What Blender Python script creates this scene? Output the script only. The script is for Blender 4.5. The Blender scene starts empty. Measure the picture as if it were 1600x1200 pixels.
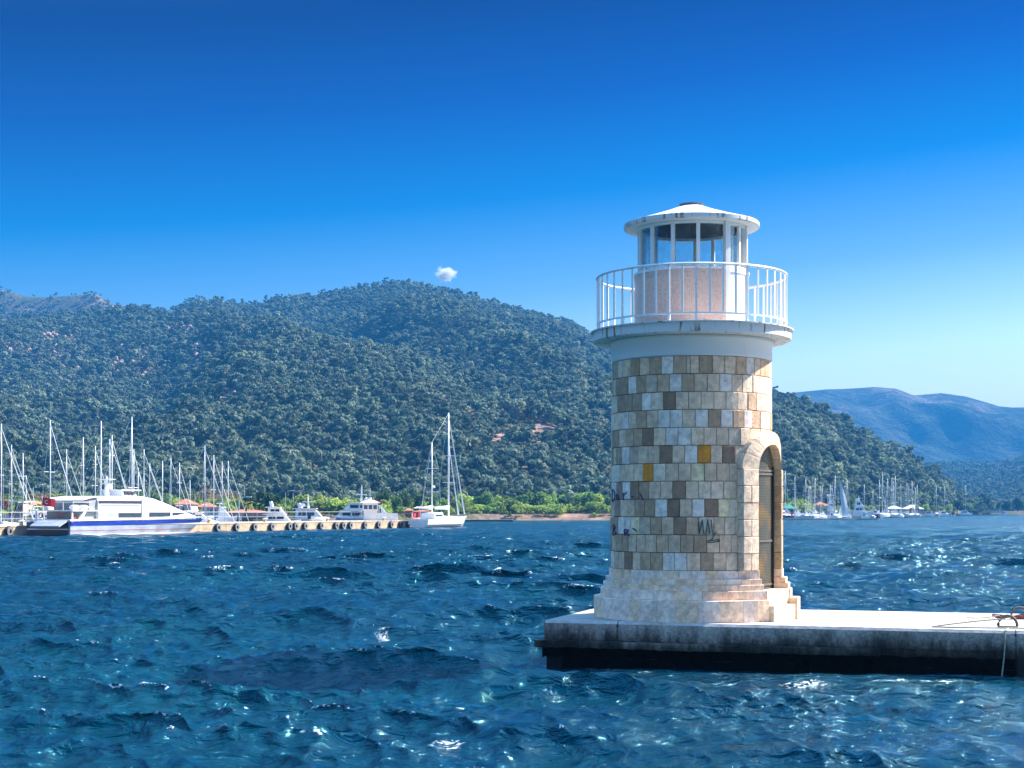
import bpy, math, random
import numpy as np
from mathutils import Vector, Matrix
random.seed(7)
rng = np.random.default_rng(11)
R = math.radians
scn = bpy.context.scene
C = scn.collection
F = 2400.0            # focal length in photo pixels (1600 wide)
HZ = 798.0            # horizon row
EYE = 2.67            # eye above the water

# ------------------------------------------------------------------ camera
cam_d = bpy.data.cameras.new('camera')
cam_d.sensor_width = 36.0
cam_d.lens = 36.0 * F / 1600.0
cam_d.shift_y = (HZ - 600.0) / 1600.0
cam_d.clip_start = 0.1
cam_d.clip_end = 30000
cam = bpy.data.objects.new('camera', cam_d)
C.objects.link(cam)
cam.location = (0, 0, EYE)
cam.rotation_euler = (R(90), 0, 0)
scn.camera = cam

# ------------------------------------------------------------------ light
SUN_EL = R(44)
SUN_V = Vector((0.918 * math.cos(SUN_EL), 0.395 * math.cos(SUN_EL), math.sin(SUN_EL))).normalized()
world = bpy.data.worlds.new('World')
scn.world = world
world.use_nodes = True
wn = world.node_tree
for n in list(wn.nodes):
    wn.nodes.remove(n)
w_out = wn.nodes.new('ShaderNodeOutputWorld')
w_bg = wn.nodes.new('ShaderNodeBackground')
w_sky = wn.nodes.new('ShaderNodeTexSky')
w_sky.sky_type = 'NISHITA'
w_sky.sun_disc = False
w_sky.sun_elevation = SUN_EL
w_sky.sun_rotation = math.atan2(SUN_V.x, SUN_V.y)
w_sky.air_density = 1.0
w_sky.dust_density = 0.2
w_sky.ozone_density = 4.0
w_hsv = wn.nodes.new('ShaderNodeHueSaturation')
w_hsv.inputs['Saturation'].default_value = 1.2
wn.links.new(w_sky.outputs[0], w_hsv.inputs['Color'])
# the photograph's polarised, strongly graded blue as a smooth tint by height; above the view it brightens to fill the tower's shade
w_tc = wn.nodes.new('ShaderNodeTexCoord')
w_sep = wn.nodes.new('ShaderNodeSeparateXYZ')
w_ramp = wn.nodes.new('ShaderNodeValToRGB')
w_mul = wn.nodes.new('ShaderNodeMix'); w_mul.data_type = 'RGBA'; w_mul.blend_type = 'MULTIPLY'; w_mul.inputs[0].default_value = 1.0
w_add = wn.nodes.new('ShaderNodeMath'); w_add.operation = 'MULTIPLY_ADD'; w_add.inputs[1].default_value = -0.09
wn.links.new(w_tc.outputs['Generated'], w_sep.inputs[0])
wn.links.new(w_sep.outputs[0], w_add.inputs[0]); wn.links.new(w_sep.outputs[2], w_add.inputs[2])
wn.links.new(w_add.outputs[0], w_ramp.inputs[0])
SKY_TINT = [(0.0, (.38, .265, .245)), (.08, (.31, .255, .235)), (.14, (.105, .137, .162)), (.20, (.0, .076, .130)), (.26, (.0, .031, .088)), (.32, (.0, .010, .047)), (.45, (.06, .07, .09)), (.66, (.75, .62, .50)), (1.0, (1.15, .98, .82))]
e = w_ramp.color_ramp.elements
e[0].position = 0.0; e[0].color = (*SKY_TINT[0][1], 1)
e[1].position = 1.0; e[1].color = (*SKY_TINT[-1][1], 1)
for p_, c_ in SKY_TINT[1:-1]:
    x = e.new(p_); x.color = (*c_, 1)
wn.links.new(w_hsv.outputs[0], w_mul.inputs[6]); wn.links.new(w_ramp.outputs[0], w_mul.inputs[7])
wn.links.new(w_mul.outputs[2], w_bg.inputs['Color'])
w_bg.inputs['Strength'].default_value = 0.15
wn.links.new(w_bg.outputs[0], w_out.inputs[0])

sun_d = bpy.data.lights.new('sun', 'SUN')
sun_d.energy = 2.25
sun_d.angle = R(0.5)
sun_d.color = (1.0, 0.93, 0.82)
sun = bpy.data.objects.new('sun', sun_d)
C.objects.link(sun)
sun.location = (60, 60, 80)
sun.rotation_euler = SUN_V.to_track_quat('Z', 'Y').to_euler()

scn.view_settings.view_transform = 'Standard'
scn.view_settings.look = 'None'
scn.view_settings.exposure = 2.78
scn.view_settings.gamma = 1.0
scn.view_settings.use_curve_mapping = False
scn.cycles.max_bounces = 6
scn.cycles.diffuse_bounces = 2
scn.cycles.glossy_bounces = 3
scn.cycles.transparent_max_bounces = 12
scn.cycles.volume_bounces = 1
scn.cycles.use_denoising = True

# ------------------------------------------------------------------ helpers
def pos(px, D, z=0.0):
    return Vector(((px - 800.0) / F * D, D, z))

def zat(py, D):
    return EYE - (py - HZ) / F * D

def vnoise(x, y, seed=0):
    xi = np.floor(x).astype(np.int64); yi = np.floor(y).astype(np.int64)
    fx = x - xi; fy = y - yi
    fx = fx * fx * (3 - 2 * fx); fy = fy * fy * (3 - 2 * fy)
    def h(a, b):
        n = (a * 374761393 + b * 668265263 + seed * 974634777) & 0x7fffffff
        n = ((n ^ (n >> 13)) * 1274126177) & 0x7fffffff
        n = n ^ (n >> 16)
        return (n & 0xffff) / 65535.0
    a = h(xi, yi); b = h(xi + 1, yi); c = h(xi, yi + 1); d = h(xi + 1, yi + 1)
    return (a * (1 - fx) + b * fx) * (1 - fy) + (c * (1 - fx) + d * fx) * fy

def fbm(x, y, o=4, seed=0):
    s = 0; a = 0.5
    for i in range(o):
        s = s + a * vnoise(x * 2 ** i + i * 17.3, y * 2 ** i - i * 9.1, seed + i)
        a *= 0.5
    return s / (1 - 0.5 ** o)

class MB:
    def __init__(s):
        s.v = []; s.f = []
    def add(s, vs, fs):
        o = len(s.v)
        s.v += [tuple(p) for p in vs]
        s.f += [tuple(i + o for i in f) for f in fs]
        return s
    def box(s, x0, x1, y0, y1, z0, z1):
        return s.add([(x0, y0, z0), (x1, y0, z0), (x1, y1, z0), (x0, y1, z0), (x0, y0, z1), (x1, y0, z1), (x1, y1, z1), (x0, y1, z1)],
                     [(0, 3, 2, 1), (4, 5, 6, 7), (0, 1, 5, 4), (1, 2, 6, 5), (2, 3, 7, 6), (3, 0, 4, 7)])
    def tube(s, pts, r, n=6, cap=True):
        pts = [Vector(p) for p in pts]
        rs = r if isinstance(r, (list, tuple)) else [r] * len(pts)
        vs = []; fs = []
        for i, p in enumerate(pts):
            a = pts[max(i - 1, 0)]; b = pts[min(i + 1, len(pts) - 1)]
            d = (b - a).normalized()
            up = Vector((0, 0, 1)) if abs(d.z) < 0.95 else Vector((1, 0, 0))
            u = d.cross(up).normalized(); w = d.cross(u)
            for k in range(n):
                t = 2 * math.pi * k / n
                vs.append(p + (u * math.cos(t) + w * math.sin(t)) * rs[i])
        for i in range(len(pts) - 1):
            for k in range(n):
                k2 = (k + 1) % n
                fs.append((i * n + k, i * n + k2, (i + 1) * n + k2, (i + 1) * n + k))
        if cap:
            fs.append(tuple(range(n - 1, -1, -1)))
            fs.append(tuple(range((len(pts) - 1) * n, len(pts) * n)))
        return s.add(vs, fs)
    def lathe(s, prof, n=64, cap0=False, cap1=False):
        vs = []; fs = []
        for r, z in prof:
            for k in range(n):
                t = 2 * math.pi * k / n
                vs.append((r * math.cos(t), r * math.sin(t), z))
        for i in range(len(prof) - 1):
            for k in range(n):
                k2 = (k + 1) % n
                fs.append((i * n + k, i * n + k2, (i + 1) * n + k2, (i + 1) * n + k))
        if cap0: fs.append(tuple(range(n - 1, -1, -1)))
        if cap1: fs.append(tuple(range((len(prof) - 1) * n, len(prof) * n)))
        return s.add(vs, fs)
    def arc(s, t0, t1, r0, r1, z0, z1, seg=2, ch=0.0, r2=None):
        """curved block, angles in degrees measured from local -Y towards +X"""
        vs = []; fs = []
        def P(t, r, z):
            if r2 and r > r0: r += (r2 - r1) * (t - t0) / (t1 - t0)
            a = R(t); return (r * math.sin(a), -r * math.cos(a), z)
        dt = math.degrees(ch / r1) if ch else 0
        rings = [(r0, 0, 0), (r1 - ch, 0, 0)]
        if ch: rings.append((r1, dt, ch))
        for (r, da, dz) in rings:
            for zz in (z0 + dz, z1 - dz):
                for k in range(seg + 1):
                    vs.append(P(t0 + da + (t1 - t0 - 2 * da) * k / seg, r, zz))
        n = seg + 1
        for ri in range(len(rings) - 1):
            a = ri * 2 * n; b = (ri + 1) * 2 * n
            for k in range(seg):
                fs.append((a + k, a + k + 1, b + k + 1, b + k))
                fs.append((a + n + k + 1, a + n + k, b + n + k, b + n + k + 1))
            fs.append((a + n, a, b, b + n))
            fs.append((a + seg, a + n + seg, b + n + seg, b + seg))
        b = (len(rings) - 1) * 2 * n
        for k in range(seg):
            fs.append((b + k, b + k + 1, b + n + k + 1, b + n + k))
            fs.append((k + 1, k, n + k, n + k + 1))
        return s.add(vs, fs)
    def loft(s, sections, closed=False, caps=True):
        n = len(sections[0]); vs = []; fs = []
        for sec in sections: vs += list(sec)
        m = n if closed else n - 1
        for i in range(len(sections) - 1):
            for k in range(m):
                k2 = (k + 1) % n
                fs.append((i * n + k, i * n + k2, (i + 1) * n + k2, (i + 1) * n + k))
        if caps:
            fs.append(tuple(range(n - 1, -1, -1)))
            fs.append(tuple(range((len(sections) - 1) * n, len(sections) * n)))
        return s.add(vs, fs)
    def prism(s, poly, y0, y1, inset=0.0):
        """polygon in (x,z) extruded along y"""
        n = len(poly)
        vs = [(x, y0, z) for x, z in poly] + [(x, y1, z) for x, z in poly]
        fs = [tuple(range(n)), tuple(range(2 * n - 1, n - 1, -1))]
        for k in range(n):
            k2 = (k + 1) % n
            fs.append((k2, k, n + k, n + k2))
        return s.add(vs, fs)
    def mesh(s, name, smooth=False):
        me = bpy.data.meshes.new(name)
        me.from_pydata(s.v, [], s.f)
        me.update()
        if smooth:
            me.polygons.foreach_set('use_smooth', [True] * len(me.polygons))
        return me

def obj(name, mb, mat, parent=None, smooth=False, color=None, loc=None):
    me = mb if isinstance(mb, bpy.types.Mesh) else mb.mesh(name, smooth)
    if mat and len(me.materials) == 0:
        me.materials.append(mat)
    o = bpy.data.objects.new(name, me)
    C.objects.link(o)
    if parent: o.parent = parent
    if color: o.color = (*color, 1)
    if loc is not None: o.location = loc
    return o

def tag(o, label=None, cat=None, group=None, kind=None):
    if label: o['label'] = label
    if cat: o['category'] = cat
    if group: o['group'] = group
    if kind: o['kind'] = kind
    return o

def thing(name, label, cat, loc=(0, 0, 0), rz=0, group=None, scale=1.0):
    o = bpy.data.objects.new(name, None)
    C.objects.link(o)
    o.empty_display_size = 0.3
    o.location = loc; o.rotation_euler = (0, 0, rz); o.scale = (scale,) * 3
    return tag(o, label, cat, group)

def copy_tree(o, parent=None):
    c = o.copy(); C.objects.link(c); c.parent = parent
    for ch in list(o.children): copy_tree(ch, c)
    return c

# ------------------------------------------------------------------ materials
def newmat(name):
    m = bpy.data.materials.new(name); m.use_nodes = True
    nt = m.node_tree
    return m, nt, nt.nodes['Principled BSDF']

def mat(name, col, rough=0.6, var=0.25, scale=4.0, bump=0.0, bscale=None, metal=0.0, objcol=False, spec=0.5, rnd=0.0, coord='Object', stretch=None):
    m, nt, b = newmat(name)
    L = nt.links.new
    tc = nt.nodes.new('ShaderNodeTexCoord')
    src = tc.outputs[coord]
    if stretch:
        mp = nt.nodes.new('ShaderNodeMapping'); mp.inputs['Scale'].default_value = stretch
        L(src, mp.inputs[0]); src = mp.outputs[0]
    nz = nt.nodes.new('ShaderNodeTexNoise'); nz.inputs['Scale'].default_value = scale
    nz.inputs['Detail'].default_value = 6
    L(src, nz.inputs['Vector'])
    mr = nt.nodes.new('ShaderNodeMapRange')
    mr.inputs[1].default_value = 0.3; mr.inputs[2].default_value = 0.7
    mr.inputs[3].default_value = 1 - var; mr.inputs[4].default_value = 1 + var
    L(nz.outputs[0], mr.inputs[0])
    mx = nt.nodes.new('ShaderNodeVectorMath'); mx.operation = 'SCALE'
    if objcol or rnd:
        oi = nt.nodes.new('ShaderNodeObjectInfo')
    if objcol:
        L(oi.outputs['Color'], mx.inputs[0])
    else:
        mx.inputs[0].default_value = col
    fac = mr.outputs[0]
    if rnd:
        r2 = nt.nodes.new('ShaderNodeMapRange')
        r2.inputs[3].default_value = 1 - rnd; r2.inputs[4].default_value = 1 + rnd
        L(oi.outputs['Random'], r2.inputs[0])
        mm = nt.nodes.new('ShaderNodeMath'); mm.operation = 'MULTIPLY'
        L(fac, mm.inputs[0]); L(r2.outputs[0], mm.inputs[1]); fac = mm.outputs[0]
    L(fac, mx.inputs['Scale'])
    L(mx.outputs[0], b.inputs['Base Color'])
    b.inputs['Roughness'].default_value = rough
    b.inputs['Metallic'].default_value = metal
    b.inputs['Specular IOR Level'].default_value = spec
    if bump:
        n2 = nt.nodes.new('ShaderNodeTexNoise'); n2.inputs['Scale'].default_value = bscale or scale * 4
        n2.inputs['Detail'].default_value = 8
        L(src, n2.inputs['Vector'])
        bp = nt.nodes.new('ShaderNodeBump'); bp.inputs['Distance'].default_value = bump
        bp.inputs['Strength'].default_value = 1.0
        L(n2.outputs[0], bp.inputs['Height']); L(bp.outputs[0], b.inputs['Normal'])
    return m

M = {}
M['white'] = mat('white_paint', (0.78, 0.79, 0.80), 0.4, 0.06, 2.0)
M['white_metal'] = mat('white_metal', (0.80, 0.80, 0.80), 0.35, 0.08, 8.0)
M['gelcoat'] = mat('white_gelcoat', (0.82, 0.83, 0.84), 0.2, 0.05, 0.8)
M['grey_hull'] = mat('grey_hull', (0.35, 0.38, 0.42), 0.35, 0.1, 0.8)
M['silver'] = mat('silver_hull', (0.42, 0.45, 0.55), 0.35, 0.3, 0.5, metal=0.3)
M['blue'] = mat('blue_band', (0.010, 0.03, 0.32), 0.3, 0.1, 1.0)
M['navy'] = mat('navy_paint', (0.01, 0.015, 0.05), 0.35, 0.2, 1.0)
M['red'] = mat('red_paint', (0.45, 0.03, 0.03), 0.5, 0.15, 2.0)
M['teal'] = mat('teal_canvas', (0.0, 0.28, 0.22), 0.7, 0.1, 1.0)
M['orange'] = mat('orange_canvas', (0.6, 0.22, 0.06), 0.8, 0.1, 1.0)
M['terracotta'] = mat('terracotta_tiles', (0.42, 0.14, 0.08), 0.8, 0.3, 1.5, bump=0.05)
M['plaster'] = mat('pale_plaster', (0.62, 0.56, 0.50), 0.85, 0.12, 0.7)
M['pinkwall'] = mat('pink_plaster', (0.55, 0.36, 0.30), 0.85, 0.15, 0.7)
M['darkglass'] = mat('dark_glass', (0.02, 0.035, 0.055), 0.08, 0.2, 0.5)
M['blueglass'] = mat('blue_glass', (0.02, 0.07, 0.13), 0.06, 0.2, 0.4)
M['black'] = mat('black_rubber', (0.012, 0.012, 0.013), 0.7, 0.3, 6)
M['tyre_face'] = mat('worn_tyre', (0.16, 0.16, 0.17), 0.7, 0.3, 6)
M['alu'] = mat('aluminium_mast', (0.62, 0.65, 0.68), 0.35, 0.08, 1.0)
M['rope'] = mat('rope', (0.35, 0.36, 0.30), 0.9, 0.3, 30)
M['reddish_rope'] = mat('red_brown_rope', (0.20, 0.06, 0.05), 0.9, 0.4, 30)
M['rust'] = mat('rusty_iron', (0.12, 0.10, 0.09), 0.7, 0.4, 20, bump=0.01)
M['sail'] = mat('sail_cloth', (0.62, 0.66, 0.72), 0.8, 0.1, 0.5)
M['cover'] = mat('blue_sail_cover', (0.03, 0.06, 0.2), 0.8, 0.2, 2)
M['wood'] = mat('brown_wood', (0.16, 0.09, 0.05), 0.7, 0.3, 3)
M['yellow'] = mat('yellow_paint', (0.6, 0.42, 0.16), 0.6, 0.2, 3)
M['bark'] = mat('bark', (0.12, 0.09, 0.07), 0.9, 0.3, 4)
M['grey_metal'] = mat('grey_metal', (0.3, 0.32, 0.34), 0.45, 0.1, 3)
M['leaf'] = mat('shore_foliage', (0.1, 0.2, 0.04), 0.75, 0.45, 0.5, objcol=True, spec=0.2)
M['paint_purple'] = mat('purple_spray_paint', (0.06, 0.03, 0.16), 0.6, 0.3, 30)
M['paint_black'] = mat('black_spray_paint', (0.05, 0.07, 0.07), 0.6, 0.3, 30)
M['mortar'] = mat('mortar', (0.05, 0.042, 0.036), 0.95, 0.3, 20, bump=0.01)

def stone_mat(name, bump=0.006, bscale=35, pit=True):
    """travertine: tint from the object colour, clouds, veins and pits"""
    m, nt, b = newmat(name); L = nt.links.new
    oi = nt.nodes.new('ShaderNodeObjectInfo')
    tc = nt.nodes.new('ShaderNodeTexCoord')
    ad = nt.nodes.new('ShaderNodeVectorMath'); ad.operation = 'ADD'
    sc = nt.nodes.new('ShaderNodeVectorMath'); sc.operation = 'SCALE'
    cb = nt.nodes.new('ShaderNodeCombineXYZ')
    for i in range(3): L(oi.outputs['Random'], cb.inputs[i])
    L(cb.outputs[0], sc.inputs[0]); sc.inputs['Scale'].default_value = 40
    L(tc.outputs['Object'], ad.inputs[0]); L(sc.outputs[0], ad.inputs[1])
    def noise(s, d=6, rough=0.6):
        n = nt.nodes.new('ShaderNodeTexNoise'); n.inputs['Scale'].default_value = s
        n.inputs['Detail'].default_value = d; n.inputs['Roughness'].default_value = rough
        L(ad.outputs[0], n.inputs['Vector']); return n.outputs[0]
    def mr(src, a, bb, c, d):
        n = nt.nodes.new('ShaderNodeMapRange')
        for i, v in enumerate((a, bb, c, d)): n.inputs[i + 1].default_value = v
        L(src, n.inputs[0]); return n.outputs[0]
    def mul(a, bb):
        n = nt.nodes.new('ShaderNodeMath'); n.operation = 'MULTIPLY'; L(a, n.inputs[0]); L(bb, n.inputs[1]); return n.outputs[0]
    f = mul(mr(noise(9), .3, .7, .70, 1.28), mr(noise(45, 4, .7), .3, .7, .84, 1.14))
    f = mul(f, mr(noise(70, 3, .8), .30, .38, 0.45, 1.0))
    v = nt.nodes.new('ShaderNodeVectorMath'); v.operation = 'SCALE'
    L(oi.outputs['Color'], v.inputs[0]); L(f, v.inputs['Scale'])
    mx = nt.nodes.new('ShaderNodeMix'); mx.data_type = 'RGBA'
    L(mr(noise(5, 3), .52, .72, 0, .45), mx.inputs[0]); L(v.outputs[0], mx.inputs[6]); mx.inputs[7].default_value = (0.36, 0.25, 0.16, 1)
    L(mx.outputs[2], b.inputs['Base Color'])
    b.inputs['Roughness'].default_value = 0.75
    bp = nt.nodes.new('ShaderNodeBump'); bp.inputs['Distance'].default_value = bump
    L(noise(bscale, 8, .7), bp.inputs['Height']); L(bp.outputs[0], b.inputs['Normal'])
    return m
M['stone'] = stone_mat('travertine_block', 0.022, 26)
M['smooth_stone'] = stone_mat('smooth_travertine', 0.003, 40)

def weathered_white():
    m, nt, b = newmat('weathered_white_render'); L = nt.links.new
    tc = nt.nodes.new('ShaderNodeTexCoord')
    mp = nt.nodes.new('ShaderNodeMapping'); mp.inputs['Scale'].default_value = (6, 6, 0.7)
    L(tc.outputs['Object'], mp.inputs[0])
    n = nt.nodes.new('ShaderNodeTexNoise'); n.inputs['Scale'].default_value = 1.5; n.inputs['Detail'].default_value = 8
    L(mp.outputs[0], n.inputs[0])
    r = nt.nodes.new('ShaderNodeValToRGB')
    r.color_ramp.elements[0].position = 0.22; r.color_ramp.elements[0].color = (0.5, 0.42, 0.35, 1)
    r.color_ramp.elements[1].position = 0.36; r.color_ramp.elements[1].color = (0.72, 0.73, 0.74, 1)
    L(n.outputs[0], r.inputs[0]); L(r.outputs[0], b.inputs['Base Color'])
    b.inputs['Roughness'].default_value = 0.7
    n2 = nt.nodes.new('ShaderNodeTexNoise'); n2.inputs['Scale'].default_value = 25; L(tc.outputs['Object'], n2.inputs[0])
    bp = nt.nodes.new('ShaderNodeBump'); bp.inputs['Distance'].default_value = 0.002
    L(n2.outputs[0], bp.inputs['Height']); L(bp.outputs[0], b.inputs['Normal'])
    return m
M['render'] = weathered_white()

def edge_mat():
    """white slab edge with dirty runs hanging from its top (object z = height)"""
    m, nt, b = newmat('stained_white_edge'); L = nt.links.new
    tc = nt.nodes.new('ShaderNodeTexCoord')
    mp = nt.nodes.new('ShaderNodeMapping'); mp.inputs['Scale'].default_value = (9, 9, 1.2)
    L(tc.outputs['Object'], mp.inputs[0])
    n = nt.nodes.new('ShaderNodeTexNoise'); n.inputs['Scale'].default_value = 1.6; n.inputs['Detail'].default_value = 9
    L(mp.outputs[0], n.inputs[0])
    r = nt.nodes.new('ShaderNodeValToRGB')
    r.color_ramp.elements[0].position = 0.33; r.color_ramp.elements[0].color = (0.22, 0.14, 0.10, 1)
    r.color_ramp.elements[1].position = 0.43; r.color_ramp.elements[1].color = (0.66, 0.67, 0.68, 1)
    L(n.outputs[0], r.inputs[0]); L(r.outputs[0], b.inputs['Base Color'])
    b.inputs['Roughness'].default_value = 0.75
    return m
M['edge'] = edge_mat()

def mosaic_mat():
    m, nt, b = newmat('pink_mosaic'); L = nt.links.new
    tc = nt.nodes.new('ShaderNodeTexCoord')
    sp = nt.nodes.new('ShaderNodeSeparateXYZ'); L(tc.outputs['Object'], sp.inputs[0])
    at = nt.nodes.new('ShaderNodeMath'); at.operation = 'ARCTAN2'
    L(sp.outputs[1], at.inputs[0]); L(sp.outputs[0], at.inputs[1])
    cb = nt.nodes.new('ShaderNodeCombineXYZ'); L(at.outputs[0], cb.inputs[0]); L(sp.outputs[2], cb.inputs[1])
    br = nt.nodes.new('ShaderNodeTexBrick')
    br.offset = 0.0
    br.inputs['Scale'].default_value = 1.0
    br.inputs['Brick Width'].default_value = 0.036
    br.inputs['Row Height'].default_value = 0.037
    br.inputs['Mortar Size'].default_value = 0.003
    br.inputs['Color1'].default_value = (0.80, 0.50, 0.38, 1)
    br.inputs['Color2'].default_value = (0.55, 0.30, 0.22, 1)
    br.inputs['Mortar'].default_value = (0.74, 0.60, 0.52, 1)
    br.inputs['Bias'].default_value = -0.35
    L(cb.outputs[0], br.inputs['Vector']); L(br.outputs[0], b.inputs['Base Color'])
    b.inputs['Roughness'].default_value = 0.4
    return m
M['mosaic'] = mosaic_mat()

def glass_mat():
    m, nt, b = newmat('lantern_glass'); L = nt.links.new
    nt.nodes.remove(b)
    out = nt.nodes['Material Output']
    tr = nt.nodes.new('ShaderNodeBsdfTransparent'); tr.inputs[0].default_value = (0.86, 0.95, 0.97, 1)
    gl = nt.nodes.new('ShaderNodeBsdfGlossy'); gl.inputs['Roughness'].default_value = 0.02
    fr = nt.nodes.new('ShaderNodeFresnel'); fr.inputs[0].default_value = 1.5
    n = nt.nodes.new('ShaderNodeTexNoise'); n.inputs['Scale'].default_value = 6
    df = nt.nodes.new('ShaderNodeBsdfDiffuse'); df.inputs[0].default_value = (0.5, 0.5, 0.48, 1)
    mr = nt.nodes.new('ShaderNodeMapRange'); mr.inputs[1].default_value = .45; mr.inputs[2].default_value = .8; mr.inputs[3].default_value = .02; mr.inputs[4].default_value = .22
    L(n.outputs[0], mr.inputs[0])
    m1 = nt.nodes.new('ShaderNodeMixShader'); m2 = nt.nodes.new('ShaderNodeMixShader')
    fm_ = nt.nodes.new('ShaderNodeMath'); fm_.operation = 'MULTIPLY'; fm_.inputs[1].default_value = .45; L(fr.outputs[0], fm_.inputs[0]); L(fm_.outputs[0], m1.inputs[0]); L(tr.outputs[0], m1.inputs[1]); L(gl.outputs[0], m1.inputs[2])
    L(mr.outputs[0], m2.inputs[0]); L(m1.outputs[0], m2.inputs[1]); L(df.outputs[0], m2.inputs[2])
    L(m2.outputs[0], out.inputs[0])
    return m
M['glass'] = glass_mat()

def grille_mat():
    m, nt, b = newmat('perforated_brass_sheet'); L = nt.links.new
    tc = nt.nodes.new('ShaderNodeTexCoord')
    sp = nt.nodes.new('ShaderNodeSeparateXYZ'); L(tc.outputs['Object'], sp.inputs[0])
    at = nt.nodes.new('ShaderNodeMath'); at.operation = 'ARCTAN2'
    L(sp.outputs[1], at.inputs[0]); L(sp.outputs[0], at.inputs[1])
    cb = nt.nodes.new('ShaderNodeCombineXYZ'); L(at.outputs[0], cb.inputs[0]); L(sp.outputs[2], cb.inputs[1])
    br = nt.nodes.new('ShaderNodeTexBrick')
    br.inputs['Scale'].default_value = 1.0
    br.inputs['Brick Width'].default_value = 0.04; br.inputs['Row Height'].default_value = 0.028
    br.inputs['Mortar Size'].default_value = 0.004
    br.inputs['Color1'].default_value = (0.01, 0.01, 0.01, 1); br.inputs['Color2'].default_value = (0.02, 0.02, 0.02, 1)
    L(cb.outputs[0], br.inputs['Vector'])
    n = nt.nodes.new('ShaderNodeTexNoise'); n.inputs['Scale'].default_value = 3; n.inputs['Detail'].default_value = 5; L(tc.outputs['Object'], n.inputs[0])
    r = nt.nodes.new('ShaderNodeValToRGB')
    r.color_ramp.elements[0].position = 0.50; r.color_ramp.elements[0].color = (0.09, 0.10, 0.075, 1)
    r.color_ramp.elements[1].position = 0.72; r.color_ramp.elements[1].color = (0.38, 0.20, 0.03, 1)
    L(n.outputs[0], r.inputs[0]); L(r.outputs[0], br.inputs['Mortar'])
    L(br.outputs[0], b.inputs['Base Color']); b.inputs['Roughness'].default_value = 0.5
    return m
M['grille'] = grille_mat()

def quay_mat():
    """old concrete: pale at the top, black algae towards the tide line, patches and drips"""
    m, nt, b = newmat('tidal_concrete'); L = nt.links.new
    g = nt.nodes.new('ShaderNodeNewGeometry')
    sp = nt.nodes.new('ShaderNodeSeparateXYZ'); L(g.outputs['Position'], sp.inputs[0])
    def noise(s, st=(1, 1, 1), d=8):
        mp = nt.nodes.new('ShaderNodeMapping'); mp.inputs['Scale'].default_value = st
        L(g.outputs['Position'], mp.inputs[0])
        n = nt.nodes.new('ShaderNodeTexNoise'); n.inputs['Scale'].default_value = s; n.inputs['Detail'].default_value = d
        n.inputs['Roughness'].default_value = 0.65
        L(mp.outputs[0], n.inputs[0]); return n.outputs[0]
    def math_(op, a, bb):
        n = nt.nodes.new('ShaderNodeMath'); n.operation = op
        for i, x in enumerate((a, bb)):
            if isinstance(x, float): n.inputs[i].default_value = x
            else: L(x, n.inputs[i])
        return n.outputs[0]
    h = math_('ADD', sp.outputs[2], math_('MULTIPLY', math_('SUBTRACT', noise(1.6, (1, 1, .45)), 0.5), 0.95))
    h = math_('ADD', h, math_('MULTIPLY', math_('SUBTRACT', noise(9.0, (1, 1, .3)), 0.5), 0.35))
    r = nt.nodes.new('ShaderNodeValToRGB')
    e = r.color_ramp.elements
    e[0].position = 0.30; e[0].color = (0.006, 0.006, 0.005, 1)
    e[1].position = 0.62; e[1].color = (0.34, 0.32, 0.30, 1)
    x = e.new(0.44); x.color = (0.07, 0.066, 0.058, 1)
    x = e.new(0.80); x.color = (0.55, 0.52, 0.48, 1)
    L(h, r.inputs[0])
    mx = nt.nodes.new('ShaderNodeMix'); mx.data_type = 'RGBA'; mx.blend_type = 'MULTIPLY'
    mx.inputs[0].default_value = 1.0
    r2 = nt.nodes.new('ShaderNodeValToRGB')
    r2.color_ramp.elements[0].position = .35; r2.color_ramp.elements[0].color = (.55, .52, .48, 1)
    r2.color_ramp.elements[1].position = .65; r2.color_ramp.elements[1].color = (1.1, 1.1, 1.1, 1)
    L(noise(22.0), r2.inputs[0])
    L(r.outputs[0], mx.inputs[6]); L(r2.outputs[0], mx.inputs[7])
    L(mx.outputs[2], b.inputs['Base Color'])
    b.inputs['Roughness'].default_value = 0.8
    bp = nt.nodes.new('ShaderNodeBump'); bp.inputs['Distance'].default_value = 0.01
    L(noise(30.0), bp.inputs['Height']); L(bp.outputs[0], b.inputs['Normal'])
    return m
M['quay'] = quay_mat()
M['deck'] = mat('sun_bleached_concrete', (0.50, 0.45, 0.39), 0.85, 0.25, 2.5, bump=0.006, bscale=25)
M['coping'] = mat('concrete_coping', (0.50, 0.47, 0.44), 0.85, 0.3, 5.0, bump=0.008, bscale=25)
M['pier_wall'] = mat('tan_harbour_wall', (0.42, 0.31, 0.21), 0.85, 0.35, 0.7, bump=0.04, stretch=(1, 1, 2.5))
M['pier_deck'] = mat('tan_harbour_deck', (0.55, 0.45, 0.33), 0.85, 0.2, 0.5)

def translucent(m, amt, tint):
    nt = m.node_tree; L = nt.links.new; b = nt.nodes['Principled BSDF']; out = nt.nodes['Material Output']
    src = b.inputs['Base Color'].links[0].from_socket
    mu = nt.nodes.new('ShaderNodeVectorMath'); mu.operation = 'MULTIPLY'; L(src, mu.inputs[0]); mu.inputs[1].default_value = tint
    tr = nt.nodes.new('ShaderNodeBsdfTranslucent'); L(mu.outputs[0], tr.inputs[0])
    mx = nt.nodes.new('ShaderNodeMixShader'); mx.inputs[0].default_value = amt
    L(b.outputs[0], mx.inputs[1]); L(tr.outputs[0], mx.inputs[2]); L(mx.outputs[0], out.inputs[0])
translucent(M['leaf'], .4, (1.5, 1.6, .9))
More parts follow.
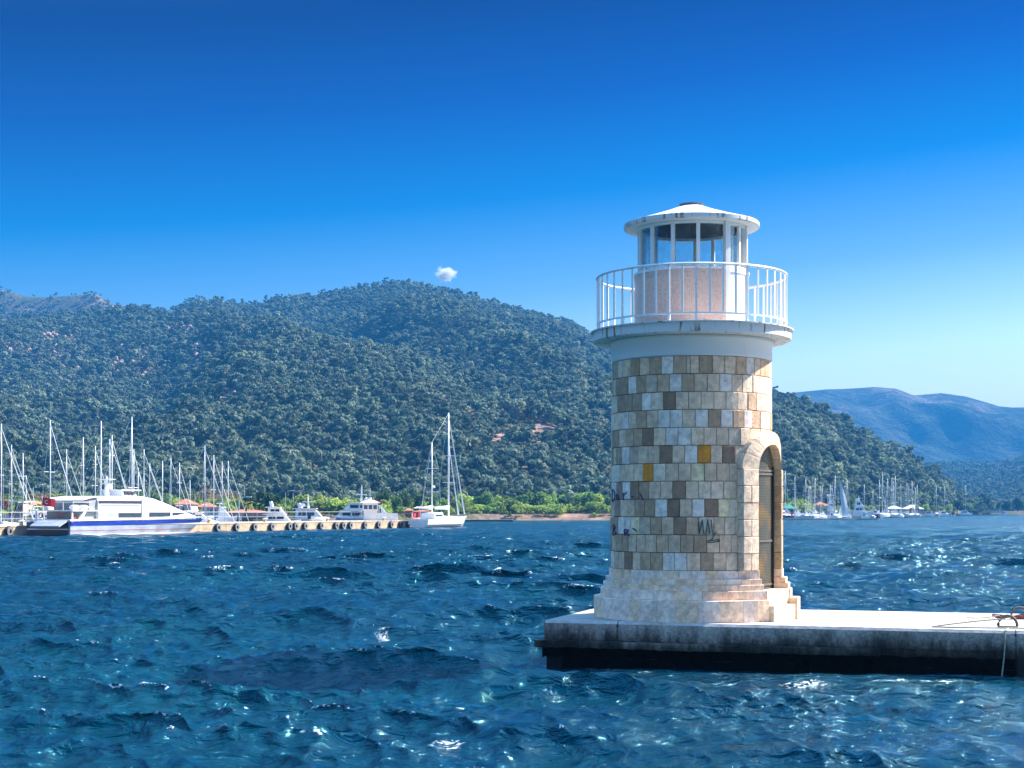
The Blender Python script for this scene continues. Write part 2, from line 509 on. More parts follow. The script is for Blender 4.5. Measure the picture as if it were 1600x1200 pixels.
# ------------------------------------------------------------------ water
def build_water():
    def cols():
        a = list(np.linspace(-19.5, 19.5, 760))
        step = 0.06; x = 19.5; ext = []
        while x < 179.9:
            step = min(step * 1.12, 6.0); x += step
            ext.append(min(x, 179.95))
        return np.radians(np.array([-e for e in reversed(ext)] + a + ext))
    def rows():
        d = [1.5]
        while d[-1] < 12: d.append(d[-1] * 1.05)
        while d[-1] < 160: d.append(d[-1] * 1.0041)
        while d[-1] < 420: d.append(d[-1] * 1.0062)
        while d[-1] < 1300: d.append(d[-1] * 1.012)
        while d[-1] < 9500: d.append(d[-1] * 1.06)
        return np.array(d)
    az = cols(); dd = rows()
    A, D = np.meshgrid(az, dd)
    X = (D * np.sin(A)).astype(np.float64); Y = (D * np.cos(A)).astype(np.float64)
    sp = np.gradient(dd)[:, None] * np.ones_like(A)
    sp = np.maximum(sp, np.abs(np.gradient(A, axis=1)) * D)
    Z = np.zeros_like(X); DX = np.zeros_like(X); DY = np.zeros_like(X); J = np.zeros_like(X)
    lens = np.geomspace(6.5, 0.26, 92)
    main = R(-105)
    gust = 0.65 + 0.7 * fbm(X * 0.05, Y * 0.035, 3, 5)
    gust2 = 0.5 + 1.0 * fbm(X * 0.25, Y * 0.18, 3, 9)
    for i, Lw in enumerate(lens):
        k = 2 * math.pi / Lw
        th = main + rng.normal() * (0.35 if Lw > 1.2 else 0.8)
        ph = rng.uniform(0, 2 * math.pi)
        steep = (.03 if Lw > 4 else .062 if Lw > 1.2 else .054 if Lw > .5 else .074) + 0.012 * rng.uniform()
        amp = steep / k
        g = np.clip((Lw / sp - 1.9) / 1.6, 0, 1) * gust * (gust2 if Lw < 1.6 else 1)
        cx, cy = math.cos(th), math.sin(th)
        p = k * (cx * X + cy * Y) + ph
        s = np.sin(p); c = np.cos(p)
        Z += g * amp * c
        DX -= g * amp * cx * s * 1.15
        DY -= g * amp * cy * s * 1.15
        if Lw < 6: J += g * steep * c
    zz = Z.copy()
    # sheltered, lower water along the face of the near quay
    qx, qy = 0.952, -0.306
    dq = -((X - 0.565) * 0.306 + (Y - 26.95) * 0.952)
    al = (X - 0.565) * qx + (Y - 26.95) * qy
    sh = np.clip(1 - np.abs(dq) / 3.2, 0, 1) * np.clip(al + 1.0, 0, 1)
    Z = Z * (1 - .72 * sh) - .04 * sh
    X = X + DX; Y = Y + DY
    base = fbm(X * 1.3, Y * 1.3, 3, 21)
    patch = fbm(X * 0.22, Y * 0.12, 3, 31)
    foam = np.clip((J - 0.74 + 0.40 * (patch - 0.5)) * 4.0, 0, 1)
    foam *= np.clip((base - 0.47) * 8, 0, 1)
    def blob(px, py, rx, ry, s):
        D0 = F * EYE / (py - HZ); x0 = (px - 800) / F * D0
        return s * np.exp(-(((X - x0) / rx) ** 2 + ((Y - D0) / ry) ** 2))
    fr = fbm(X * 3.2, Y * 3.2, 4, 77)
    extra = blob(700, 1152, .55, .28, .9) + blob(770, 1165, .3, .2, .9) + blob(598, 1003, .16, .35, 1.0) + blob(690, 955, .35, .25, .8) \
        + blob(1010, 1049, .5, .15, .7) + blob(1120, 1057, 1.1, .16, .62) + blob(1250, 1064, .8, .22, .85) + blob(960, 1045, .4, .15, .9) + blob(1450, 1062, 1.0, .12, .8) \
        + blob(1060, 1080, 1.3, .4, .42)
    foam = np.clip(foam + np.clip(extra * 1.5 - (1 - fr) * 1.45, 0, .8), 0, 1)
    nr, nc = X.shape
    co = np.stack([X, Y, Z], -1).reshape(-1, 3).astype(np.float32)
    idx = np.arange(nr * nc).reshape(nr, nc)
    q = np.stack([idx[:-1, :-1], idx[:-1, 1:], idx[1:, 1:], idx[1:, :-1]], -1).reshape(-1, 4)
    q = q[:, ::-1]
    me = bpy.data.meshes.new('sea')
    me.vertices.add(len(co)); me.vertices.foreach_set('co', co.ravel())
    me.loops.add(q.size); me.loops.foreach_set('vertex_index', q.ravel().astype(np.int32))
    me.polygons.add(len(q)); me.polygons.foreach_set('loop_start', np.arange(0, q.size, 4, dtype=np.int32))
    me.update(calc_edges=True)
    me.polygons.foreach_set('use_smooth', np.ones(len(q), bool))
    at = me.attributes.new('foam', 'FLOAT', 'POINT'); at.data.foreach_set('value', foam.ravel().astype(np.float32))
    m, nt, b = newmat('sea_water'); L = nt.links.new
    g = nt.nodes.new('ShaderNodeNewGeometry')
    def noise(s, d, st=(1, 1, 1), dist=0.0):
        mp = nt.nodes.new('ShaderNodeMapping'); mp.inputs['Scale'].default_value = st
        mp.inputs['Rotation'].default_value = (0, 0, R(12))
        L(g.outputs['Position'], mp.inputs[0])
        n = nt.nodes.new('ShaderNodeTexNoise'); n.inputs['Scale'].default_value = s; n.inputs['Detail'].default_value = d
        n.inputs['Distortion'].default_value = dist
        L(mp.outputs[0], n.inputs[0]); return n.outputs[0]
    b1 = nt.nodes.new('ShaderNodeBump'); b1.inputs['Distance'].default_value = 0.22; L(noise(4.2, 8, (.6, 1, 1), .5), b1.inputs['Height'])
    b2 = nt.nodes.new('ShaderNodeBump'); b2.inputs['Distance'].default_value = 1.1; L(noise(0.9, 3, (.6, 1, 1), .2), b2.inputs['Height'])
    L(b2.outputs[0], b1.inputs['Normal'])
    b2.inputs['Strength'].default_value = 0.6
    b.inputs['Roughness'].default_value = 0.06
    b.inputs['IOR'].default_value = 1.42
    b.subsurface_method = 'BURLEY'
    b.inputs['Subsurface Weight'].default_value = 0.0
    b.inputs['Subsurface Radius'].default_value = (.3, 2.2, 3.0)
    b.inputs['Subsurface Scale'].default_value = 1.0
    b.inputs['Specular Tint'].default_value = (.05, .85, 1.0, 1)
    b.inputs['Specular IOR Level'].default_value = 1.0
    fa = nt.nodes.new('ShaderNodeAttribute'); fa.attribute_name = 'foam'
    fn = nt.nodes.new('ShaderNodeMapRange'); fn.inputs[1].default_value = .50; fn.inputs[2].default_value = .62; L(noise(19, 6, (.6, 1, 1), .8), fn.inputs[0])
    mm = nt.nodes.new('ShaderNodeMath'); mm.operation = 'MULTIPLY'; mm.use_clamp = True
    L(fa.outputs['Fac'], mm.inputs[0]); L(fn.outputs[0], mm.inputs[1])
    sc = nt.nodes.new('ShaderNodeMapRange'); sc.inputs[1].default_value = .12; sc.inputs[2].default_value = .5; L(mm.outputs[0], sc.inputs[0])
    cr = nt.nodes.new('ShaderNodeValToRGB')
    cr.color_ramp.elements[0].position = .35; cr.color_ramp.elements[0].color = (0.0, 0.019, 0.040, 1)
    cr.color_ramp.elements[1].position = .7; cr.color_ramp.elements[1].color = (0.0, 0.033, 0.048, 1)
    L(noise(0.12, 3), cr.inputs[0])
    mx = nt.nodes.new('ShaderNodeMix'); mx.data_type = 'RGBA'
    L(sc.outputs[0], mx.inputs[0]); L(cr.outputs[0], mx.inputs[6]); mx.inputs[7].default_value = (.75, .8, .82, 1)
    L(mx.outputs[2], b.inputs['Base Color'])
    rm = nt.nodes.new('ShaderNodeMapRange'); rm.inputs[3].default_value = .06; rm.inputs[4].default_value = .6; L(sc.outputs[0], rm.inputs[0]); L(rm.outputs[0], b.inputs['Roughness'])
    L(b1.outputs[0], b.inputs['Normal'])
    fat = me.attributes.new('far', 'FLOAT', 'POINT'); fat.data.foreach_set('value', np.clip(np.log(np.maximum(D, 1) / 45.0) / math.log(5.0), 0, 1).ravel().astype(np.float32))
    far = nt.nodes.new('ShaderNodeAttribute'); far.attribute_name = 'far'
    fm = nt.nodes.new('ShaderNodeMapRange'); fm.inputs[3].default_value = .12; fm.inputs[4].default_value = 1.0; L(far.outputs['Fac'], fm.inputs[0])
    cp_ = nt.nodes.new('ShaderNodeMapRange'); cp_.inputs[1].default_value = .35; cp_.inputs[2].default_value = .65; cp_.inputs[3].default_value = .35; cp_.inputs[4].default_value = 1.6
    L(noise(0.10, 6, (.3, 1, 1), .4), cp_.inputs[0])
    fm2 = nt.nodes.new('ShaderNodeMath'); fm2.operation = 'MULTIPLY'; L(fm.outputs[0], fm2.inputs[0]); L(cp_.outputs[0], fm2.inputs[1]); L(fm2.outputs[0], b2.inputs['Strength'])
    ra = nt.nodes.new('ShaderNodeMath'); ra.operation = 'MULTIPLY_ADD'; ra.inputs[1].default_value = .14
    L(far.outputs['Fac'], ra.inputs[0]); L(rm.outputs[0], ra.inputs[2]); L(ra.outputs[0], b.inputs['Roughness'])
    me.materials.append(m)
    o = bpy.data.objects.new('sea', me); C.objects.link(o)
    tag(o, 'choppy dark blue sea with teal wave faces and small white crests', kind='structure')
build_water()

# ------------------------------------------------------------------ terrain
def interp(pts):
    xs = np.array([p[0] for p in pts], float); ys = np.array([p[1] for p in pts], float)
    return lambda x: np.interp(x, xs, ys)

SHORE = interp([(-900, 300), (0, 300), (600, 330), (700, 405), (760, 425), (960, 430), (1100, 460), (1205, 500), (1300, 540), (1370, 620), (1440, 760), (1500, 900), (1600, 1100), (2600, 1300)])
HILL_Y = interp([(-900, 620), (-500, 540), (-200, 500), (0, 492), (60, 487), (110, 482), (150, 476), (190, 472), (225, 473), (240, 478), (265, 484), (285, 474), (300, 467), (340, 463), (365, 468), (395, 472), (415, 463), (440, 459), (500, 459), (515, 455), (560, 447), (600, 440), (620, 438), (650, 440), (690, 450), (730, 456), (770, 468), (810, 478), (850, 487), (890, 500), (905, 507), (920, 517), (960, 543), (1080, 585), (1210, 603), (1240, 615), (1260, 618), (1300, 645), (1340, 667), (1380, 692), (1420, 708), (1450, 722), (1480, 745), (1500, 768), (1515, 794), (1540, 797), (2600, 797)])
HILL_D = interp([(-900, 1700), (0, 1650), (500, 1700), (900, 1600), (1000, 1450), (1210, 1080), (1300, 930), (1400, 900), (1500, 960), (1540, 1050), (2600, 1300)])
FOOT = interp([(-900, 500), (0, 470), (600, 500), (960, 500), (1205, 545), (1300, 585), (1400, 690), (1500, 880), (1600, 1000), (2600, 1250)])

def hill_h(X, Y):
    px = 800 + F * X / Y
    zr = EYE + (HZ - (HILL_Y(px) + np.where(px > 1200, 15, 11))) / F * HILL_D(px)
    zr = np.maximum(zr, 1.0)
    d0 = FOOT(px); d1 = HILL_D(px)
    t = (Y - d0) / (d1 - d0)
    tc = np.clip(t, 0, 1)
    prof = tc ** 1.08
    amp = np.minimum(zr * 0.19, 38) * np.clip(np.sin(np.pi * np.clip(tc, 0, 1)) * 1.3, 0, 1) * np.clip((1 - tc) * 2.6, 0, 1)
    rid = 1 - np.abs(2 * fbm(X / 210.0 + 0.25 * Y / 210.0, Y / 520.0, 3, 3) - 1) * 2
    h = 1.6 + (zr - 1.6) * prof + amp * (rid - 0.45) + 6 * np.clip(tc * 4, 0, 1) * (fbm(X / 60, Y / 60, 3, 8) - .5) * np.clip((1 - tc) * 4, 0, 1)
    h = np.where(t > 1, zr * np.clip(1 - (t - 1) * 1.6, 0, 1), h)
    ds = SHORE(px)
    bank = np.clip((Y - ds) / 9.0, -1, 1)
    h = np.where(t <= 0, np.where(bank > 0, 0.1 + 1.7 * bank ** .7, bank * 3.0), h)
    return h

def grid_terrain(name, px0, px1, npx, d0, d1, nd, hf, material, label):
    pxs = np.linspace(px0, px1, npx); ds = np.geomspace(d0, d1, nd)
    PX, D = np.meshgrid(pxs, ds)
    X = (PX - 800) / F * D; Y = D
    Z = hf(X, Y)
    co = np.stack([X, Y, Z], -1).reshape(-1, 3).astype(np.float32)
    idx = np.arange(nd * npx).reshape(nd, npx)
    q = np.stack([idx[:-1, :-1], idx[:-1, 1:], idx[1:, 1:], idx[1:, :-1]], -1).reshape(-1, 4)
    me = bpy.data.meshes.new(name)
    me.vertices.add(len(co)); me.vertices.foreach_set('co', co.ravel())
    me.loops.add(q.size); me.loops.foreach_set('vertex_index', q.ravel().astype(np.int32))
    me.polygons.add(len(q)); me.polygons.foreach_set('loop_start', np.arange(0, q.size, 4, dtype=np.int32))
    me.update(calc_edges=True)
    me.polygons.foreach_set('use_smooth', np.ones(len(q), bool))
    me.materials.append(material)
    o = bpy.data.objects.new(name, me); C.objects.link(o)
    tag(o, label, kind='structure')
    return o

def ground_mat(name, green, rock, soil, s=0.02, rockpos=.6, bump=2.0, bs=.15):
    m, nt, b = newmat(name); L = nt.links.new
    g = nt.nodes.new('ShaderNodeNewGeometry')
    def noise(sc, d=8, dist=0):
        n = nt.nodes.new('ShaderNodeTexNoise'); n.inputs['Scale'].default_value = sc; n.inputs['Detail'].default_value = d
        n.inputs['Roughness'].default_value = .62; n.inputs['Distortion'].default_value = dist
        L(g.outputs['Position'], n.inputs[0]); return n.outputs[0]
    r = nt.nodes.new('ShaderNodeValToRGB'); e = r.color_ramp.elements
    e[0].position = .40; e[0].color = (*green, 1); e[1].position = rockpos; e[1].color = (*rock, 1)
    x = e.new((.40 + rockpos) / 2); x.color = (*soil, 1)
    L(noise(s, 9, .3), r.inputs[0])
    n2 = nt.nodes.new('ShaderNodeMapRange'); n2.inputs[1].default_value = .3; n2.inputs[2].default_value = .7; n2.inputs[3].default_value = .5; n2.inputs[4].default_value = 1.4
    L(noise(bs * 1.5, 6), n2.inputs[0])
    v = nt.nodes.new('ShaderNodeVectorMath'); v.operation = 'SCALE'
    L(r.outputs[0], v.inputs[0]); L(n2.outputs[0], v.inputs['Scale']); L(v.outputs[0], b.inputs['Base Color'])
    b.inputs['Roughness'].default_value = .95; b.inputs['Specular IOR Level'].default_value = .1
    bp = nt.nodes.new('ShaderNodeBump'); bp.inputs['Distance'].default_value = bump
    L(noise(bs, 8), bp.inputs['Height']); L(bp.outputs[0], b.inputs['Normal'])
    return m
M['hill'] = ground_mat('scrub_and_rock', (0.045, 0.06, 0.028), (0.36, 0.22, 0.17), (0.10, 0.085, 0.055), .018, .68)
M['far'] = ground_mat('distant_forest_slope', (0.035, 0.055, 0.03), (0.24, 0.20, 0.16), (0.06, 0.07, 0.045), .0035, .62, 40.0, .016)

grid_terrain('hillside', -900, 2300, 420, 280, 2600, 220, hill_h, M['hill'], 'pine covered hill rising behind the harbour with pinkish rock outcrops')

LEFT_Y = interp([(-900, 470), (-300, 430), (-100, 440), (0, 447), (40, 458), (60, 460), (120, 457), (140, 454), (155, 457), (175, 470), (205, 484), (240, 500), (400, 560), (700, 700)])
def left_h(X, Y):
    px = 800 + F * X / Y
    zr = EYE + (HZ - (LEFT_Y(px) + 3)) / F * 2150
    t = (Y - 1800) / 350
    return zr * np.clip(t, 0, 1) ** .9 * np.clip(1.6 - t * .6, 0, 1) + 18 * (fbm(X / 90, Y / 90, 4, 44) - .5) * np.clip(t * 3, 0, 1) * np.clip(np.abs(1 - t) * 3, .08, 1)
grid_terrain('distant_ridge', -900, 700, 200, 1790, 2700, 80, left_h, M['hill'], 'bare rocky ridge showing behind the left end of the hill')

MID_Y = interp([(1300, 740), (1470, 724), (1500, 726), (1560, 724), (1600, 716), (1700, 700), (2000, 690), (2600, 720)])
def mid_h(X, Y):
    px = 800 + F * X / Y
    zr = EYE + (HZ - (MID_Y(px) + 6)) / F * 2300
    t = (Y - 1350) / 950
    return 1.0 + zr * np.clip(t, 0, 1) * np.clip(1.8 - t * .8, 0, 1) + 14 * (fbm(X / 120, Y / 160, 4, 61) - .5) * np.clip(t * 4, 0, 1) * np.clip(np.abs(1 - t) * 3, .1, 1)
grid_terrain('wooded_foothills', 1300, 2600, 170, 1340, 3300, 90, mid_h, M['hill'], 'low wooded foothills at the right end of the bay')

FAR_Y = interp([(900, 640), (1200, 618), (1250, 612), (1290, 608), (1330, 607), (1365, 605), (1400, 607), (1428, 617), (1470, 614), (1510, 620), (1560, 635), (1580, 637), (1610, 636), (1700, 650), (2000, 640), (2600, 700)])
def far_h(X, Y):
    px = 800 + F * X / Y
    zr = EYE + (HZ - FAR_Y(px)) / F * 3800
    t = (Y - 2900) / 900
    rid = 1 - np.abs(2 * fbm(X / 320.0 + .4 * Y / 320, Y / 500.0, 4, 13) - 1) * 2
    return zr * np.clip(t, 0, 1) ** .9 * np.clip(1.8 - t * .8, 0, 1) + 95 * (rid - .4) * np.clip(t * 3, 0, 1) * np.clip(np.abs(1 - t) * 2.5, .02, 1)
grid_terrain('distant_mountains', 700, 2600, 420, 2880, 5600, 200, far_h, M['far'], 'pale blue hazy mountains across the bay on the right')

# ------------------------------------------------------------------ forest (uncountable)
def crown_mesh(name, lumps, faces, size, seed, squash=.8):
    """many small leaf clump faces lying over and inside several lumps"""
    rr = np.random.default_rng(seed)
    vs = []; fs = []
    for (cx, cy, cz, r) in lumps:
        for _ in range(faces):
            n = rr.normal(size=3); n /= np.linalg.norm(n)
            if n[2] < -.35: n[2] *= -1
            rad = r * (0.72 + .34 * rr.random())
            c = np.array((cx, cy, cz)) + n * rad * np.array((1, 1, squash))
            nn = n + rr.normal(size=3) * .45; nn /= np.linalg.norm(nn)
            u = np.cross(nn, rr.normal(size=3)); u /= np.linalg.norm(u); w = np.cross(nn, u)
            s = size * (.6 + .8 * rr.random())
            o = len(vs)
            vs += [tuple(c + u * s), tuple(c + w * s * .8), tuple(c - u * s), tuple(c - w * s * .8)]
            fs.append((o, o + 1, o + 2, o + 3))
    me = bpy.data.meshes.new(name); me.from_pydata(vs, [], fs); me.update()
    return me

def leaf_forest_mat():
    m, nt, b = newmat('pine_foliage'); L = nt.links.new
    oi = nt.nodes.new('ShaderNodeObjectInfo')
    r = nt.nodes.new('ShaderNodeValToRGB'); e = r.color_ramp.elements
    e[0].position = 0; e[0].color = (0.062, 0.094, 0.068, 1); e[1].position = 1; e[1].color = (0.24, 0.27, 0.18, 1)
    x = e.new(.55); x.color = (0.118, 0.162, 0.113, 1); x = e.new(.9); x.color = (0.17, 0.215, 0.145, 1)
    L(oi.outputs['Random'], r.inputs[0])
    g = nt.nodes.new('ShaderNodeNewGeometry')
    n = nt.nodes.new('ShaderNodeTexNoise'); n.inputs['Scale'].default_value = .035; n.inputs['Detail'].default_value = 8; L(g.outputs['Position'], n.inputs[0])
    mr = nt.nodes.new('ShaderNodeMapRange'); mr.inputs[1].default_value = .3; mr.inputs[2].default_value = .7; mr.inputs[3].default_value = .6; mr.inputs[4].default_value = 1.45
    L(n.outputs[0], mr.inputs[0])
    v = nt.nodes.new('ShaderNodeVectorMath'); v.operation = 'SCALE'; L(r.outputs[0], v.inputs[0]); L(mr.outputs[0], v.inputs['Scale'])
    L(v.outputs[0], b.inputs['Base Color']); b.inputs['Roughness'].default_value = .8; b.inputs['Specular IOR Level'].default_value = .15
    return m
M['pine'] = leaf_forest_mat()

translucent(M['pine'], .25, (1.2, 1.25, 1.0))
protos = []
for k in range(6):
    rr = random.Random(50 + k)
    lumps = [(0, 0, 3.6, 1.9)]
    for j in range(6):
        a = rr.uniform(0, 6.28)
        q_ = rr.uniform(.6, 2.3); lumps.append((q_ * math.cos(a), q_ * math.sin(a), rr.uniform(1.8, 7.6 - q_), rr.uniform(.7, 1.6)))
    me = crown_mesh('pine_crown', lumps, 44, .50, 100 + k)
    me.materials.append(M['pine'])
    o = bpy.data.objects.new('pine_crown', me)   # source of the instances, not linked to the scene
    protos.append(o)

M['bankleaf'] = mat('bank_shrub_foliage', (.22, .29, .075), .8, .5, .35, rnd=.35, coord='Object', spec=.15)
translucent(M['bankleaf'], .4, (1.5, 1.6, .9))
shrub_protos = []
for k in range(4):
    rr = random.Random(90 + k)
    me = crown_mesh('shrub_crown', [(0, 0, 1.0, 1.2)] + [(rr.uniform(-1, 1), rr.uniform(-1, 1), rr.uniform(.6, 1.8), rr.uniform(.5, .8)) for _ in range(4)], 40, .22, 700 + k)
    me.materials.append(M['bankleaf']); shrub_protos.append(bpy.data.objects.new('shrub_crown', me))
def forest(name, pts, scl, label, protos=protos):
    me = bpy.data.meshes.new(name)
    me.vertices.add(len(pts)); me.vertices.foreach_set('co', np.asarray(pts, np.float32).ravel())
    a = me.attributes.new('scl', 'FLOAT', 'POINT'); a.data.foreach_set('value', np.asarray(scl, np.float32))
    me.update()
    o = bpy.data.objects.new(name, me); C.objects.link(o)
    ng = bpy.data.node_groups.new(name, 'GeometryNodeTree')
    ng.interface.new_socket('Geometry', in_out='INPUT', socket_type='NodeSocketGeometry')
    ng.interface.new_socket('Geometry', in_out='OUTPUT', socket_type='NodeSocketGeometry')
    N = ng.nodes.new; L = ng.links.new
    gi = N('NodeGroupInput'); go = N('NodeGroupOutput')
    jn = N('GeometryNodeJoinGeometry')
    for p in protos:
        oi = N('GeometryNodeObjectInfo'); oi.inputs['Object'].default_value = p; oi.inputs['As Instance'].default_value = True
        L(oi.outputs['Geometry'], jn.inputs[0])
    mp = N('GeometryNodeMeshToPoints')
    ip = N('GeometryNodeInstanceOnPoints'); ip.inputs['Pick Instance'].default_value = True
    ri = N('FunctionNodeRandomValue'); ri.data_type = 'INT'; ri.inputs[4].default_value = 0; ri.inputs[5].default_value = len(protos) - 1
    ro = N('FunctionNodeRandomValue'); ro.data_type = 'FLOAT_VECTOR'; ro.inputs[0].default_value = (-.08, -.08, 0); ro.inputs[1].default_value = (.08, .08, 6.28)
    ro.inputs['Seed'].default_value = 4
    at = N('GeometryNodeInputNamedAttribute'); at.data_type = 'FLOAT'; at.inputs[0].default_value = 'scl'
    L(gi.outputs[0], mp.inputs[0]); L(mp.outputs[0], ip.inputs['Points']); L(jn.outputs[0], ip.inputs['Instance'])
    L(ri.outputs[2], ip.inputs['Instance Index']); L(ro.outputs[0], ip.inputs['Rotation']); L(at.outputs[0], ip.inputs['Scale'])
    L(ip.outputs[0], go.inputs[0])
    md = o.modifiers.new('forest', 'NODES'); md.node_group = ng
    me.materials.append(M['pine'])
    tag(o, label, kind='stuff')
    return o

def scatter(pxr, dr, step, hf, rockthr, seed, smin=.7, smax=1.35, dens=None):
    X0 = (pxr[0] - 800) / F * dr[1]; X1 = (pxr[1] - 800) / F * dr[1]
    xs = np.arange(min(X0, (pxr[0] - 800) / F * dr[0]), max(X1, (pxr[1] - 800) / F * dr[0]), step); ys = np.arange(dr[0], dr[1], step)
    Xg, Yg = np.meshgrid(xs, ys)
    r2 = np.random.default_rng(seed)
    Xg = (Xg + r2.uniform(-.5, .5, Xg.shape) * step * 1.1).ravel(); Yg = (Yg + r2.uniform(-.5, .5, Yg.shape) * step * 1.1).ravel()
    px = 800 + F * Xg / Yg
    k = (px > pxr[0]) & (px < pxr[1])
    Xg, Yg, px = Xg[k], Yg[k], px[k]
    rock = fbm(Xg / 55, Yg / 70, 4, seed + 3)
    k = (rock < rockthr + 0.10 * r2.random(len(Xg)))
    if dens is not None: k &= dens(px, Yg, Xg, r2)
    Xg, Yg = Xg[k], Yg[k]
    z = hf(Xg, Yg)
    s = (smin + (smax - smin) * r2.random(len(Xg)) ** 1.6) * (0.6 + .8 * fbm(Xg / 26, Yg / 26, 3, 5))
    return np.stack([Xg, Yg, z - .3], -1), s

def d_main(px, Y, X, r2):
    t = (Y - FOOT(px)) / (HILL_D(px) - FOOT(px))
    top = np.clip((t - .72) * 2.2, 0, .55) * (px < 480)          # upper left slope is thinner, rockier
    lx = 245 + (1 - t) * 120                                     # rocky rib running down from the notch
    top = np.maximum(top, .85 * np.exp(-((px - lx + 12 * np.sin(t * 19)) / 10.0) ** 2) * (t > .45))
    top = np.maximum(top, np.clip((t - .5) * 2.2, 0, .62) * (px < 235) * (fbm(X / 40, Y / 40, 3, 71) > .47))
    return (t > -.03) & (t < 1.06) & (r2.random(len(px)) > top) & (px < 1545)
p, s = scatter((-250, 1560), (440, 1800), 4.3, hill_h, .70, 2, .42, 1.45, dens=d_main)
forest('pine_forest', p, s, 'dense pine forest covering the hill behind the harbour')
p, s = scatter((1380, 1800), (1000, 2400), 8.0, lambda X, Y: np.where(Y < 1345, 1.5, mid_h(X, Y)), .68, 9, .9, 1.6, dens=lambda px, Y, X, r2: Y > np.maximum(SHORE(px) + 40, 0))
forest('foothill_forest', p, s, 'woodland on the low foothills at the right of the bay')
p, s = scatter((-200, 330), (1830, 2190), 6.5, left_h, .60, 12, .4, 1.0)
forest('ridge_scrub', p, s, 'scattered scrub on the rocky ridge far left')
def d_bank(px, Y, X, r2):
    d = Y - SHORE(px)
    return (d > 2.5) & (d < 90) & (r2.random(len(px)) > .25) & ((px < 1200) | (d < 60))
p, s = scatter((-250, 1530), (300, 1000), 3.4, lambda X, Y: hill_h(X, Y), .9, 19, .5, 1.9, dens=d_bank)
forest('bank_scrub', p, s, 'light green scrub covering the low shore in front of the hill', shrub_protos)
M['outcrop'] = mat('pinkish_rock', (.36, .25, .20), .9, .4, .2, bump=.3, rnd=.3)
rock_protos = []
for k in range(3):
    rr = random.Random(900 + k); mb = MB(); n_s = 7
    mb.lathe([(.6, -1), (1.15, -.3), (.95, .5), (.3, 1.0)], n_s, True, True)
    mb.v = [(x * rr.uniform(.7, 1.35), y * rr.uniform(.7, 1.35), z * rr.uniform(.8, 1.3)) for x, y, z in mb.v]
    me = mb.mesh('boulder'); me.materials.append(M['outcrop']); rock_protos.append(bpy.data.objects.new('boulder', me))
def d_rock(px, Y, X, r2):
    t = (Y - FOOT(px)) / (HILL_D(px) - FOOT(px))
    lx = 245 + (1 - t) * 120
    a = .45 * np.exp(-((px - lx + 12 * np.sin(t * 19)) / 7.0) ** 2) * (t > .45)
    a = np.maximum(a, .25 * (px < 235) * (t > .5) * (fbm(X / 40, Y / 40, 3, 71) > .50))
    a = np.maximum(a, .5 * np.exp(-(((px - 912) / 12) ** 2 + ((t - .97) / .04) ** 2)))
    a = np.maximum(a, .30 * (fbm(X / 50, Y / 70, 3, 55) > .69))
    a = np.maximum(a, .4 * np.exp(-(((px - 435) / 14) ** 2 + ((t - .985) / .03) ** 2)))
    return (t > .15) & (t < 1.03) & (r2.random(len(px)) < a)
p, s = scatter((-200, 1200), (600, 1750), 3.6, lambda X, Y: hill_h(X, Y) + 2.2, 1.0, 41, 1.0, 2.3, dens=d_rock)
forest('rock_outcrops', p, s, 'pinkish rock outcrops breaking through the pines on the upper hill', rock_protos)
# lone pines of the skyline
pts = []; sc = []
for px in [248, 257, 270, 282, 290, 298, 302, 310, 366, 380, 398, 415, 500, 505, 522, 529, 540, 562, 570, 584, 602, 612, 637, 660, 668, 695, 706, 713, 737, 745, 770, 779]:
    D = float(HILL_D(px)) - 6; X = (px - 800) / F * D
    pts.append((X, D, float(hill_h(np.array([X]), np.array([D]))[0]) + 2.5)); sc.append(random.uniform(1.0, 1.45))
forest('skyline_pines', pts, sc, 'taller pines standing up along the crest of the hill')

# ------------------------------------------------------------------ haze
hz = MB().box(-2100, 3000, -60, 5700, -60, 335)
m = bpy.data.materials.new('air_haze'); m.use_nodes = True
nt = m.node_tree
nt.nodes.remove(nt.nodes['Principled BSDF'])
pv = nt.nodes.new('ShaderNodeVolumePrincipled')
pv.inputs['Color'].default_value = (0.032, 0.25, 0.60, 1)
pv.inputs['Density'].default_value = 2.35e-4
pv.inputs['Anisotropy'].default_value = 0.0
nt.links.new(pv.outputs[0], nt.nodes['Material Output'].inputs['Volume'])
HAZE = obj('haze', hz, m)
tag(HAZE, 'thin blue air haze over the bay', kind='stuff')

